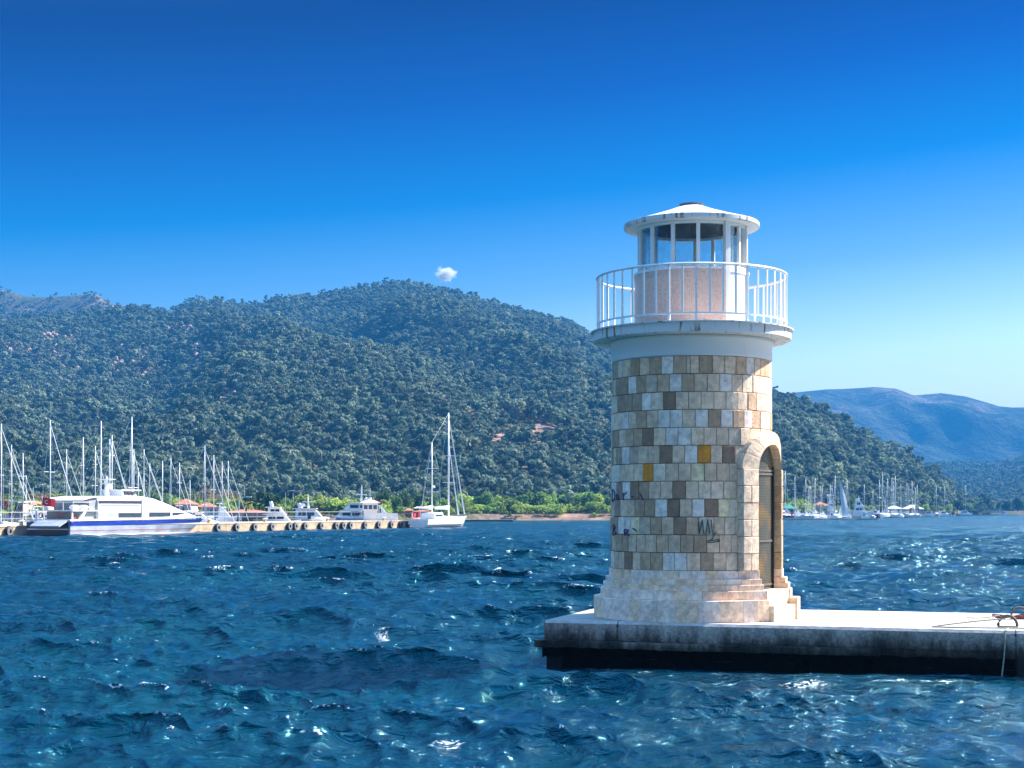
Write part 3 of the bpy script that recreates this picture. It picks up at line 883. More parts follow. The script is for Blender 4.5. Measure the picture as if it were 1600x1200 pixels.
# ------------------------------------------------------------------ cloud
def cloud():
    D = 5000.0
    m = bpy.data.materials.new('cloud_vapour'); m.use_nodes = True
    nt = m.node_tree; nt.nodes.remove(nt.nodes['Principled BSDF']); L = nt.links.new
    tc = nt.nodes.new('ShaderNodeTexCoord')
    n = nt.nodes.new('ShaderNodeTexNoise'); n.inputs['Scale'].default_value = 2.6; n.inputs['Detail'].default_value = 8; n.inputs['Roughness'].default_value = .7
    L(tc.outputs['Object'], n.inputs[0])
    ln = nt.nodes.new('ShaderNodeVectorMath'); ln.operation = 'LENGTH'; L(tc.outputs['Object'], ln.inputs[0])
    a = nt.nodes.new('ShaderNodeMath'); a.operation = 'MULTIPLY_ADD'; a.inputs[1].default_value = -0.62; a.inputs[2].default_value = 0.0
    L(ln.outputs['Value'], a.inputs[0])
    b = nt.nodes.new('ShaderNodeMath'); b.operation = 'ADD'; L(n.outputs[0], b.inputs[0]); L(a.outputs[0], b.inputs[1])
    mr = nt.nodes.new('ShaderNodeMapRange'); mr.inputs[1].default_value = .14; mr.inputs[2].default_value = .36; mr.inputs[4].default_value = .09
    L(b.outputs[0], mr.inputs[0])
    pv = nt.nodes.new('ShaderNodeVolumePrincipled'); pv.inputs['Color'].default_value = (1, 1, 1, 1)
    L(mr.outputs[0], pv.inputs['Density']); L(pv.outputs[0], nt.nodes['Material Output'].inputs['Volume'])
    mb = MB(); prof = [(math.sin(math.pi * i / 12), -math.cos(math.pi * i / 12)) for i in range(13)]
    prof[0] = (0.001, -1); prof[-1] = (0.001, 1)
    mb.lathe(prof, 24, True, True)
    o = obj('cloud', mb, m)
    o.location = pos(696, D, zat(428, D)); o.scale = (56, 56, 40)
    tag(o, 'small white wisp of cloud above the crest of the hill', 'cloud')
cloud()

# ------------------------------------------------------------------ near quay
QZ = 0.75
P0 = Vector((0.565, 26.95, 0)); qd = Vector((0.952, -0.306, 0)).normalized(); qn = Vector((-qd.y, qd.x, 0))
QANG = math.atan2(qd.y, qd.x)
quay = bpy.data.objects.new('quay', None); C.objects.link(quay)
quay.location = P0; quay.rotation_euler = (0, 0, QANG)
tag(quay, 'concrete quay carrying the lighthouse, pale on top and black with algae at the water', kind='structure')
# local: x along the front edge, y inland, z up
W = 4.35; Lq = 16.0
joints = [0.0, 1.32, 7.86, 12.4, Lq]
obj('core', MB().box(0.03, Lq, 0.035, W - .03, -1.2, QZ - .10), M['quay'], quay)
for a, b in zip(joints[:-1], joints[1:]):
    g = .018
    mb = MB().box(a + (g if a else 0), b - g, 0.0, .6, .42, QZ - .045) if a < 5 else MB().box(a + g, b - g, 0.0, .6, -1.0, QZ - .045)
    obj('wall_block', mb, M['quay'], quay)
    cp = MB()
    cp.add([(a + g * .7, .015, QZ - .043), (b - g * .7, .015, QZ - .043), (b - g * .7, .05, QZ), (a + g * .7, .05, QZ), (a + g * .7, .30, QZ), (b - g * .7, .30, QZ), (a + g * .7, .30, QZ - .043), (b - g * .7, .30, QZ - .043)],
           [(0, 1, 2, 3), (3, 2, 5, 4), (4, 5, 7, 6), (0, 3, 4, 6), (1, 7, 5, 2), (0, 6, 7, 1)])
    obj('coping', cp, M['coping'], quay)
obj('deck', MB().box(0.0, Lq, .305, W, QZ - .09, QZ - .004), M['deck'], quay)
# projecting fender beam with the undercut black face below it
def rough_bar(x0, x1, y0, y1, z0, z1, n, j, seed):
    r_ = random.Random(seed); secs = []
    for i in range(n + 1):
        x = x0 + (x1 - x0) * i / n
        q = lambda: r_.uniform(-j, j)
        secs.append([(x, y0 + q(), z0 + q()), (x, y0 + q() * .5, (z0 + z1) / 2), (x, y0 + q(), z1 + q()), (x, y1, z1), (x, y1, z0)])
    return MB().loft(secs, closed=True)
obj('fender_beam', rough_bar(-.14, 5.75, -.13, .2, .29, .41, 60, .012, 3), M['quay'], quay)
M['algae'] = mat('black_algae', (0.006, 0.006, 0.005), 0.95, .4, 6, bump=.03, spec=.05)
obj('lower_wall', rough_bar(-.03, 7.85, -.02, .3, .12, .29, 60, .02, 4), M['algae'], quay)
obj('foundation', rough_bar(.33, 7.87, -.01, .4, -1.0, .12, 50, .02, 5), M['algae'], quay)
obj('end_block', MB().box(.001, .03, .6, W - .03, .42, QZ - .09), M['quay'], quay)

# ------------------------------------------------------------------ lighthouse
TC = Vector((3.27, 28.0, QZ))
lh = thing('lighthouse', 'round stone lighthouse with white balcony and lantern on the end of the quay', 'lighthouse', TC, -R(6.67))
def zl(z): return z - QZ
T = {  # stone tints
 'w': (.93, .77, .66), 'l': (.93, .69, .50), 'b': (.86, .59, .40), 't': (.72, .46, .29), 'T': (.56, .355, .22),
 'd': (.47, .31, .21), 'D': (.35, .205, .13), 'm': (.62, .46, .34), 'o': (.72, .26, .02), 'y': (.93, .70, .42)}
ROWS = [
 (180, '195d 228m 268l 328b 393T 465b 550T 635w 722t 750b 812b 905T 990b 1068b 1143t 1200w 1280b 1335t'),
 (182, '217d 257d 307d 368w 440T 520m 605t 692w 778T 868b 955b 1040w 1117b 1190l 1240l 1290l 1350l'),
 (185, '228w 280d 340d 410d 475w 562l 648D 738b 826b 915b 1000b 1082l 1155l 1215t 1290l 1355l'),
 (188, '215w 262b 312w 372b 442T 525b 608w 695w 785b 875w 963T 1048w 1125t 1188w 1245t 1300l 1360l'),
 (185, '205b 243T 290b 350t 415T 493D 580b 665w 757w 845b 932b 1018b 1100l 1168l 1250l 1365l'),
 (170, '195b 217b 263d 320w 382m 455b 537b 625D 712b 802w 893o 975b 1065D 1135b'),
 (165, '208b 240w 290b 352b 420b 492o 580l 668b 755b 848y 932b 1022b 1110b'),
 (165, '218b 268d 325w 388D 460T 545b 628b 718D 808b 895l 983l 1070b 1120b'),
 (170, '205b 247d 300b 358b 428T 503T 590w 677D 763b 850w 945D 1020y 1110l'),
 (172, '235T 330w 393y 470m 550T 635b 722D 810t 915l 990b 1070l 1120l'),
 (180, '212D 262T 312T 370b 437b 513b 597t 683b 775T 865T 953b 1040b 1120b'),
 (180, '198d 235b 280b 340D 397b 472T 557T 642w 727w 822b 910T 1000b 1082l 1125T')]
zt, zb = 5.354, 1.63
rh = (zt - zb) / 12
JW = 33.0; JE = 88.5      # door surround, degrees
back = MB()
import re
for i, (x0, txt) in enumerate(ROWS):
    z1 = zl(zt - i * rh); z0 = z1 - rh
    rr_ = 1.44 + .035 * i / 11
    pxs = [920 + .2125 * x0]; codes = []
    for tok in txt.split():
        mt = re.match(r'(\d+)(\w)', tok); pxs.append(920 + .2125 * int(mt.group(1))); codes.append(mt.group(2))
    ang = []
    apx = 123.5 + 3.2 * i / 11
    for q in pxs:
        v = max(-.995, min(.995, (q - 1081.2) / apx)); ang.append(math.degrees(math.asin(v)))
    ang[0] = -88 + random.uniform(-2, 2)
    if i >= 6: ang[-1] = JW + .3
    if i == 5:
        for q_, c_ in ((40, 'l'), (49, 'b'), (58, 'l'), (67, 'b'), (77, 'l'), (88, 'b')): ang.append(float(q_)); codes.append(c_)
    for a, b, c in zip(ang[:-1], ang[1:], codes):
        if b - a < 1.2: continue
        n = max(1, round((b - a) / 9.5))
        for k in range(n):
            aa = a + (b - a) * k / n; bb = a + (b - a) * (k + 1) / n
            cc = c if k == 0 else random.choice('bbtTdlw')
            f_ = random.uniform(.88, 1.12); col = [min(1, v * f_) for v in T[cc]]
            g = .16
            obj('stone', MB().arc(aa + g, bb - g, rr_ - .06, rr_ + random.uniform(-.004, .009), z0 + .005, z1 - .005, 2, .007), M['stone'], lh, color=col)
    # the far half
    t = JE if i >= 6 else ang[-1]
    end = 360 + ang[0]
    while t < end - 3:
        t2 = min(t + random.uniform(7, 9), end)
        if t < 97 and i < 5:
            obj('stone', MB().arc(t + .16, t2 - .16, rr_ - .06, rr_ + random.uniform(-.003, .008), z0 + .005, z1 - .005, 2, .007), M['stone'], lh, color=T[random.choice('lbt')])
        else:
            back.arc(t + .16, t2 - .16, rr_ - .06, rr_ + random.uniform(-.003, .008), z0 + .005, z1 - .005, 2, .007)
        t = t2
tag(obj('stone', back, M['stone'], lh, color=T['b']), kind='stuff')
obj('core', MB().lathe([(1.40, zl(1.5)), (1.43, zl(1.63)), (1.395, zl(5.36))], 96, True, True), M['mortar'], lh, smooth=True)

# base: five stepped courses of blocks, bulging out round the door
tiers = [(1.484, 1.63, 1.50, 1.655, 1.655), (1.386, 1.484, 1.56, 1.70, 1.72), (1.285, 1.386, 1.605, 1.74, 1.77), (1.127, 1.285, 1.655, 1.775, 1.81), (0.75, 1.127, 1.775, 1.84, 1.95)]
OP = 15.3; DC = 60.75; Rf = 1.645
def dsteps(rad):  # half opening angle keeping the sides of the steps parallel
    return math.degrees(math.asin(min(.99, Rf * math.sin(R(OP)) / rad)))
tcol = ['w', 'l', 'l', 'w', 'l', 'w', 'b', 'w']
stuffb = MB()
for ti, (z0, z1, r, rj, rk) in enumerate(tiers):
    t = -100.0; big = ti < 4
    sections = []
    JS = JW if ti < 2 else 30.0
    while t < JS - 4:
        w_ = random.uniform(5.5, 15); t2 = min(t + w_, JS)
        if JS - t2 < 4: t2 = JS
        sections.append((t, t2, r)); t = t2
    ho = dsteps(rj)
    ta = sections[-1][1]
    for k in range(2):
        sections.append((ta + (DC - ho - ta) * k / 2, ta + (DC - ho - ta) * (k + 1) / 2, (r + (rj - r) * k / 2, r + (rj - r) * (k + 1) / 2)))
    ho = dsteps(rk)
    for a, b in ((DC + ho, (DC + ho + JE) / 2 + 1), ((DC + ho + JE) / 2 + 1, JE + 2)):
        sections.append((a, b, rk))
    for a, b, r_ in sections:
        c = random.choice(tcol)
        base_c = T[c]
        f_ = random.uniform(.92, 1.04); col = (min(1, base_c[0] * f_ * 1.04), min(1, base_c[1] * f_ * .98), min(1, base_c[2] * f_ * .95))
        gap = .03
        obj('plinth_block', MB().arc(a + gap, b - gap, 1.30, (r_[0] if isinstance(r_, tuple) else r_ + random.uniform(-.002, .002)), zl(z0) + (.001 if ti < 4 else 0), zl(z1) - .001, max(2, int((b - a) / 4)), .006, r_[1] if isinstance(r_, tuple) else None), M['smooth_stone'], lh, color=col)
    t = JE + 2
    while t < 260:
        t2 = min(t + 12, 260); stuffb.arc(t + .03, t2 - .03, 1.30, r, zl(z0) + .001, zl(z1) - .001, 3, .006); t = t2
tag(obj('plinth_block', stuffb, M['smooth_stone'], lh, color=T['l']), kind='stuff')
# door steps
M['step'] = M['smooth_stone']
def chordbox(d0, d1, z0, z1, hw):
    n = Vector((math.sin(R(DC)), -math.cos(R(DC)), 0)); t = Vector((math.cos(R(DC)), math.sin(R(DC)), 0))
    vs = []
    for z in (z0, z1):
        for d, s in ((d0, -hw), (d1, -hw), (d1, hw), (d0, hw)):
            q = n * d + t * s; vs.append((q.x, q.y, z))
    return MB().add(vs, [(0, 3, 2, 1), (4, 5, 6, 7), (0, 1, 5, 4), (1, 2, 6, 5), (2, 3, 7, 6), (3, 0, 4, 7)])
hw = Rf * math.sin(R(OP)) - .004
obj('doorstep', chordbox(1.3, 1.74, 0, zl(1.285), hw), M['step'], lh, color=(.80, .62, .42))
obj('doorstep', chordbox(1.745, 1.87, 0, zl(1.02), hw), M['step'], lh, color=(.80, .62, .42))

# door surround: jamb blocks and arch stones
ZS = zl(3.40)           # spring of the arch
def srf(s, z, r):
    a = R(DC) + s / Rf
    return (r * math.sin(a), -r * math.cos(a), z)
so = R(OP) * Rf; sw = R(27.75) * Rf
nj = 6; jh = (ZS - zl(1.63)) / nj
for k in range(nj):
    z0 = zl(1.63) + k * jh; z1 = z0 + jh
    for sgn in (-1, 1):
        cuts = [27.75, OP] if k % 2 else [27.75, 21.5, OP]
        for a, b in zip(cuts[:-1], cuts[1:]):
            t0, t1 = sorted((DC + sgn * a, DC + sgn * b))
            col = T['l'] if sgn < 0 else T[random.choice('ttTy')]
            if sgn > 0 : col = random.choice([(.50, .34, .18), (.38, .25, .14), (.46, .33, .20)])
            obj('jamb_stone', MB().arc(t0 + .12, t1 - .12, 1.38, Rf + random.uniform(-.004, .004), z0 + .004, z1 - .004, 3, .008), M['stone'], lh, color=[v * (.92 + .16 * ((k * 37) % 10) / 10) for v in col])
nv = 7
for k in range(nv):
    f0 = math.pi * k / nv + .008; f1 = math.pi * (k + 1) / nv - .008
    vs = []; sub = 3
    for r in (1.38, Rf - .004):
        for rr_, oz in ((so, so * 1.0), (sw, .66)):
            for j in range(sub + 1):
                f = f0 + (f1 - f0) * j / sub
                vs.append(srf(rr_ * math.cos(f), ZS + oz * math.sin(f), r + (0.0 if rr_ == so or r < 1.5 else -.03)))
    n = sub + 1; fs = []
    for j in range(sub):
        fs.append((j, j + 1, n + j + 1, n + j)); fs.append((2 * n + j + 1, 2 * n + j, 3 * n + j, 3 * n + j + 1))
        fs.append((j + 1, j, 2 * n + j, 2 * n + j + 1)); fs.append((n + j, n + j + 1, 3 * n + j + 1, 3 * n + j))
    fs.append((0, n, 3 * n, 2 * n)); fs.append((sub, 2 * n + sub, 3 * n + sub, n + sub))
    obj('arch_stone', MB().add(vs, fs), M['stone'], lh, color=(.55, .42, .28) if k < 3 else T['l'])
# door
door = obj('door', MB().arc(DC - OP - 1, DC + OP + 1, 1.43, 1.488, zl(1.29), ZS + .40, 10), M['grille'], lh)
for zc in (zl(1.35), zl(2.12), ZS - .04, ZS - .10):
    obj('crossbar', MB().arc(DC - OP - .5, DC + OP + .5, 1.49, 1.505, zc, zc + .035, 8), M['rust'], door)
obj('edge_frame', MB().arc(DC + OP - 2.8, DC + OP - .3, 1.49, 1.515, zl(1.29), ZS + .05, 2), M['black'], door)

# graffiti on the stones, sprayed lines lying 2 mm proud of the blocks
def graffiti(strokes, material, w=.011):
    mb = MB()
    for st in strokes:
        q = []
        for (x, y) in st:
            a = math.asin(max(-.99, min(.99, (x - 1081.2) / 126.0)))
            z = zl(EYE - (y - HZ) * .01106)
            q.append((a, z))
        for (a0, z0), (a1, z1) in zip(q[:-1], q[1:]):
            r = 1.49
            steps = 4
            for k in range(steps):
                u0 = a0 + (a1 - a0) * k / steps; u1 = a0 + (a1 - a0) * (k + 1) / steps
                v0 = z0 + (z1 - z0) * k / steps; v1 = z0 + (z1 - z0) * (k + 1) / steps
                du, dv = (u1 - u0) * r, v1 - v0; l = math.hypot(du, dv) or 1
                ou, ov = -dv / l * w, du / l * w
                c = []
                for (uu, vv, sg) in ((u0, v0, -1), (u1, v1, -1), (u1, v1, 1), (u0, v0, 1)):
                    aa = uu + sg * ou / r; zz = vv + sg * ov
                    c.append((aa, zz))
                vs = [(rr_ * math.sin(a), -rr_ * math.cos(a), z) for rr_ in (1.475, r) for a, z in c]
                mb.add(vs, [(4, 5, 6, 7), (0, 1, 5, 4), (1, 2, 6, 5), (2, 3, 7, 6), (3, 0, 4, 7)])
    return obj('graffiti', mb, material, lh)
graffiti([[(961, 763), (960, 783)], [(961, 763), (965, 768), (965, 778), (961, 783)], [(968, 771), (971, 774), (971, 778), (968, 779), (968, 771)], [(979, 769), (979, 781)], [(979, 773), (984, 769)], [(991, 775), (996, 775)], [(1005, 770), (1010, 782)]], M['paint_purple'], .008)
graffiti([[(962, 820), (962, 838)], [(962, 820), (966, 824), (963, 829), (967, 834), (962, 838)], [(981, 828), (981, 838)], [(981, 828), (987, 829), (985, 833), (981, 833), (989, 838)], [(994, 826), (1000, 830)]], M['paint_purple'], .010)
graffiti([[(1092, 815), (1093, 834), (1097, 812), (1099, 834), (1103, 833), (1105, 811), (1108, 834)], [(1110, 812), (1112, 833), (1118, 833)], [(1113, 834), (1113, 841), (1106, 846)], [(1104, 845), (1122, 843), (1122, 846), (1104, 848)]], M['paint_black'], .007)

# white collar, balcony slab
obj('collar', MB().lathe([(1.445, zl(5.358)), (1.455, zl(5.40)), (1.452, zl(5.66)), (1.50, zl(5.727))], 96, True, True), M['render'], lh, smooth=True)
slab = MB().lathe([(1.40, zl(5.729)), (1.76, zl(5.729)), (1.795, zl(5.745)), (1.80, zl(5.90))], 128, True, True)
obj('balcony_edge', slab, M['edge'], lh, smooth=False)
obj('balcony_floor', MB().lathe([(1.84, zl(5.902)), (1.84, zl(5.925)), (1.80, zl(5.932))], 128, True, True), M['edge'], lh)
# railing
rl = obj('railing', MB().lathe([(1.715 + .024 * math.cos(t), zl(6.905) + .024 * math.sin(t)) for t in [2 * math.pi * k / 8 for k in range(9)]], 128), M['white_metal'], lh, smooth=True)
obj('lower_rail', MB().lathe([(1.70, zl(6.045)), (1.73, zl(6.045)), (1.73, zl(6.075)), (1.70, zl(6.075)), (1.70, zl(6.045))], 128), M['white_metal'], rl)
bal = MB().box(-.018, .018, -.010, .010, zl(6.076), zl(6.882)).mesh('baluster'); bal.materials.append(M['white_metal'])
post = MB().box(-.022, .022, -.022, .022, zl(5.934), zl(6.044)).mesh('rail_foot'); post.materials.append(M['white_metal'])
nb = 46
for k in range(nb):
    a = 2 * math.pi * (k + .35) / nb
    o = obj('baluster', bal, None, rl, loc=(1.715 * math.sin(a), -1.715 * math.cos(a), 0)); o.rotation_euler = (0, 0, a)
    if k % 4 == 0:
        o = obj('rail_foot', post, None, rl, loc=(1.715 * math.sin(a), -1.715 * math.cos(a), 0)); o.rotation_euler = (0, 0, a)
# tiled drum and lantern (axis a little left of the shaft's, as seen)
obj('drum', MB().arc(79, 396, .90, 1.035, zl(5.934), zl(6.93), 72), M['mosaic'], lh)
obj('drum_plinth', MB().arc(81, 394, .92, 1.12, zl(5.933), zl(5.985), 60), M['plaster'], lh)
obj('drum_cap', MB().arc(79, 396, .88, 1.05, zl(6.932), zl(6.975), 72), M['white'], lh)
obj('lantern_floor', MB().lathe([(.90, zl(6.90)), (.90, zl(6.93))], 48, True, True), M['rust'], lh)
ldoor = obj('lantern_door', MB().arc(37.5, 77.5, .955, 1.0, zl(5.95), zl(6.90), 8), M['white_metal'], lh)
obj('door_frame', MB().arc(36, 42, .94, 1.03, zl(5.94), zl(7.80), 2), M['white'], lh)
obj('door_frame', MB().arc(74.5, 79, .94, 1.03, zl(5.94), zl(7.80), 2), M['white'], lh)
obj('door_rail', MB().arc(42, 74.5, .95, 1.015, zl(6.90), zl(7.02), 4), M['white_metal'], ldoor)
obj('door_stile', MB().arc(57, 60.5, .96, 1.01, zl(7.02), zl(7.72), 1), M['white_metal'], ldoor)
for a in (-97, -72, -46, -19.5, 7, 104, 129, 155, 176, 200, 224, 246):
    obj('lantern_post', MB().arc(a - 1.9, a + 1.9, .935, .985, zl(6.976), zl(7.74), 1), M['white'], lh)
obj('head_ring', MB().lathe([(.90, zl(7.742)), (.995, zl(7.742)), (.995, zl(7.79)), (.90, zl(7.79)), (.90, zl(7.742))], 72), M['white'], lh)
ps = [-97, -72, -46, -19.5, 7, 36]
for a, b in list(zip(ps[:-1], ps[1:])) + [(42, 57), (60.5, 74.5)] + list(zip([79, 104, 129, 155, 176, 200, 224, 246], [104, 129, 155, 176, 200, 224, 246, 263])):
    obj('pane', MB().arc(a + 2.3, b - 2.3, .945, .951, zl(6.98) if not 40 < a < 70 else zl(7.025), zl(7.74), 4), M['glass'], lh)
M['inner_roof'] = mat('dark_ceiling', (0.035, 0.028, 0.025), 0.8, .5, 4)  # inside of the roof coloured near black, mottled at random
obj('ceiling', MB().lathe([(.92, zl(7.795)), (.3, zl(8.02)), (.01, zl(8.03))], 48), M['inner_roof'], lh)
roof = obj('roof', MB().lathe([(.90, zl(7.792)), (1.16, zl(7.785)), (1.19, zl(7.79)), (1.19, zl(7.888)), (.80, zl(8.005)), (.45, zl(8.12)), (.20, zl(8.215)), (.01, zl(8.24))], 96), M['render'], lh)
obj('roof_rim', MB().lathe([(1.191, zl(7.792)), (1.218, zl(7.797)), (1.228, zl(7.81)), (1.228, zl(7.872)), (1.215, zl(7.884)), (1.191, zl(7.889))], 96), M['edge'], roof)
obj('roof_cap', MB().lathe([(.205, zl(8.205)), (.22, zl(8.25)), (.0, zl(8.268))][:2], 40, True, True), M['rust'], roof)
lamp = obj('lamp', MB().lathe([(.16, zl(6.932)), (.16, zl(7.0)), (.07, zl(7.02)), (.07, zl(7.10)), (.20, zl(7.11)), (.20, zl(7.14)), (.05, zl(7.18))], 20, True, True), M['black'], lh)

# mooring rings and ropes at the right of the quay
def qpos(x, y, z=QZ): return P0 + qd * x + qn * y + Vector((0, 0, z))
for (x, y, lab) in ((7.74, .62, 'iron mooring ring with grey green rope near the front edge of the quay'), (7.95, 2.9, 'iron mooring ring with reddish rope near the back edge of the quay')):
    t = thing('mooring_ring', lab, 'mooring ring', qpos(x, y), QANG, 'mooring rings on the quay')
    obj('base_plate', MB().box(-.16, .16, -.1, .1, 0.002, .03), M['rust'], t)
    pts = [(.15 * math.cos(a), 0, .03 + .17 * math.sin(a)) for a in [math.pi * k / 12 for k in range(13)]]
    obj('ring', MB().tube(pts, .024, 8), M['rust'], t, smooth=True)
def rope(pts, r, material, label, name='mooring_rope', loc=(0, 0, 0)):
    P = [Vector(p) for p in pts]; out = []
    for i in range(len(P) - 1):
        a = P[max(i - 1, 0)]; b = P[i]; c = P[i + 1]; d = P[min(i + 2, len(P) - 1)]
        for k in range(6):
            t = k / 6
            out.append(.5 * ((2 * b) + (c - a) * t + (2 * a - 5 * b + 4 * c - d) * t * t + (3 * b - 3 * c + d - a) * t ** 3))
    out.append(P[-1])
    mb = MB().tube(out, r, 6)
    return tag(obj(name, mb, material, smooth=True), label, 'rope', 'ropes on the quay')
rope([qpos(7.70, .62, QZ + .15), qpos(7.20, .5, QZ + .10), qpos(6.60, .42, QZ + .015), qpos(6.70, .30, QZ + .014), qpos(7.50, .32, QZ + .016), qpos(8.20, .4, QZ + .02), qpos(8.80, .5, QZ + .02)], .014, M['rope'], 'grey green rope looped flat round the front mooring ring')
rope([qpos(7.75, .3, QZ + .015), qpos(7.72, .08, QZ + .015), qpos(7.70, -.03, QZ - .02), qpos(7.69, -.04, .4), qpos(7.63, -.06, -.15)], .011, M['rope'], 'rope hanging down the quay wall to the water at the right')
loop = [qpos(7.95 + .42 * math.cos(a) * (1 + .2 * math.sin(3 * a)), 2.9 + .22 * math.sin(a), QZ + .02 + .02 * (k % 3)) for k, a in enumerate([i * .55 for i in range(26)])]
rope(loop, .02, M['reddish_rope'], 'reddish rope coiled round the back mooring ring')
rope([qpos(7.60, 2.8, QZ + .06), qpos(7.35, 2.7, QZ + .02), qpos(7.05, 2.65, QZ + .015)], .012, M['rope'], 'pale rope end lying beside the reddish coil')
rope([qpos(-.12, -.1, .36), qpos(-.13, -.13, .2), qpos(-.2, -.12, .02), qpos(-.3, -.1, -.1)], .009, M['rope'], 'thin line hanging from the left end of the fender beam into the water')

# splash
def splash():
    D0 = F * EYE / (1006 - HZ)
    mb = MB(); r_ = random.Random(5)
    base = pos(597, D0, 0)
    def blob(c, s):
        mb.add([(c[0] + s, c[1], c[2]), (c[0] - s, c[1], c[2]), (c[0], c[1] + s, c[2]), (c[0], c[1] - s, c[2]), (c[0], c[1], c[2] + s * 1.3), (c[0], c[1], c[2] - s * 1.3)],
               [(0, 2, 4), (2, 1, 4), (1, 3, 4), (3, 0, 4), (2, 0, 5), (1, 2, 5), (3, 1, 5), (0, 3, 5)])
    for k in range(260):
        a = r_.gauss(0, .5); h = abs(r_.gauss(0, .11)) ; x = math.sin(a) * (.05 + h * .7)
        blob((x, r_.gauss(0, .04), .03 + h), r_.uniform(.0025, .008))
    for (dx, hh) in ((-.10, .27), (.12, .28), (-.02, .17), (.05, .15)):
        for k in range(34):
            t = r_.random(); blob((dx * t + r_.gauss(0, .008), r_.gauss(0, .012), hh * t * (1.4 - .4 * t)), .011 * (1.15 - t))
    M['spray'] = mat('sea_spray', (.8, .85, .88), .3, .05, 10)
    o = obj('water_splash', mb, M['spray'], loc=base)
    tag(o, 'white splash of spray leaping from a wave in the open water', 'splash')
splash()

# ================================================================== harbour on the left
ORD = ['first', 'second', 'third', 'fourth', 'fifth', 'sixth', 'seventh', 'eighth', 'ninth', 'tenth', 'eleventh', 'twelfth', 'thirteenth', 'fourteenth', 'fifteenth', 'sixteenth', 'seventeenth', 'eighteenth', 'nineteenth', 'twentieth', 'twenty-first', 'twenty-second', 'twenty-third', 'twenty-fourth', 'twenty-fifth', 'twenty-sixth', 'twenty-seventh', 'twenty-eighth', 'twenty-ninth', 'thirtieth', 'thirty-first', 'thirty-second', 'thirty-third', 'thirty-fourth', 'thirty-fifth', 'thirty-sixth']
PA = Vector((-53.0, 153.0, 0)); pu = Vector((.389, .921, 0)).normalized(); pn = Vector((pu.y, -pu.x, 0))
PANG = math.atan2(pu.y, pu.x)
def pier_s(px):
    k = (px - 800) / F
    return (PA.y * k - PA.x) / (pu.x - pu.y * k)
PH = 1.15
pier = bpy.data.objects.new('harbour_quay', None); C.objects.link(pier)
pier.location = PA; pier.rotation_euler = (0, 0, PANG)
tag(pier, 'long tan harbour quay hung with tyres', kind='structure')
s0 = -45.0; s1 = 97.0
edges = [s0 + (s1 - s0) * k / 24 for k in range(25)]
for a, b in zip(edges[:-1], edges[1:]):
    obj('wall_section', MB().box(a + .03, b - .03, 0, 1.0, -1.5, PH - .12), M['pier_wall'], pier)
    obj('coping', MB().box(a + .02, b - .02, -.05, 1.0, PH - .118, PH), M['pier_deck'], pier)
obj('deck', MB().box(s0, s1, 1.003, 9, -1.5, PH - .004), M['pier_deck'], pier)

def torus_y(R0, r0, n=22, m=8, y=0):
    return MB().lathe([(R0 + r0 * math.cos(2 * math.pi * k / m), r0 * 1.1 * math.sin(2 * math.pi * k / m)) for k in range(m + 1)], n)
tyre_m = torus_y(.40, .17); tyre_m.v = [(x, z, y) for x, y, z in tyre_m.v]; tyre_me = tyre_m.mesh('tyre', True); tyre_me.materials.append(M['black'])
disc = MB().lathe([(.20, 0), (.47, 0)], 22); disc.v = [(x, -.19, y) for x, y, z in disc.v]; disc_me = disc.mesh('sidewall'); disc_me.materials.append(M['tyre_face'])
chain = MB().tube([(-.1, -.1, .45), (-.14, .02, 1.05 - .6)], .025, 5).mesh('chain'); chain.materials.append(M['rust'])
TY = [11, 337.5, 366.7, 395, 422, 449.5, 459, 474, 499, 522.5, 533.5, 545, 567.7, 589, 609, 624, 635.5, 648]
n_ = 0
for i, px in enumerate(TY):
    s_ = pier_s(px)
    lab = 'tyre fender on the quay wall left of the ferry, at the picture edge' if i == 0 else f'tyre fender, {ORD[i-1]} along the quay wall to the right of the ferry bow'
    t = thing('tyre_fender', lab, 'tyre', PA + pu * s_ + pn * .26 + Vector((0, 0, .58)), PANG, 'tyres hung along the harbour quay')
    obj('tyre', tyre_me, None, t); obj('sidewall', disc_me, None, t); obj('chain', chain, None, t)
    if i == 15:
        for c in t.children:
            if c.name.startswith('sidewall'): bpy.data.objects.remove(c)
for i, (px, off, nm) in enumerate([(8, 1.2, 'left of the ferry stern, near the picture edge'), (43, .8, 'just left of the ferry stern'), (335, .8, 'just right of the ferry bow'), (422, .8, 'above the fifth tyre from the ferry bow'), (519, .8, 'where two tyres hang close together'), (607, .8, 'left of the white booth')]):
    t = thing('bollard', f'yellow mooring bollard on the quay {nm}', 'bollard', PA + pu * pier_s(px) - pn * off + Vector((0, 0, PH)), 0, 'bollards on the harbour quay')
    obj('stem', MB().lathe([(.24, 0), (.2, .1), (.18, .35)], 12, True, True), M['yellow'], t, smooth=True)
    obj('cap', MB().lathe([(.18, .35), (.34, .40), (.34, .50), (.1, .56)], 12, True, True), M['white'], t, smooth=True)
# thin fence along the far side of the quay
fn = thing('quay_fence', 'thin metal railing running along the far side of the harbour quay', 'fence', PA - pn * 7.0 + Vector((0, 0, PH)), PANG)
obj('rail', MB().tube([(-40, 0, 1.35), (95, 0, 1.35)], .035, 6), M['grey_metal'], fn)
obj('rail', MB().tube([(-40, 0, .7), (95, 0, .7)], .02, 6), M['grey_metal'], fn)
fp = MB().tube([(0, 0, 0), (0, 0, 1.35)], .035, 6).mesh('post'); fp.materials.append(M['grey_metal'])
for k in range(34): obj('post', fp, None, fn, loc=(-38 + k * 4.0, 0, 0))

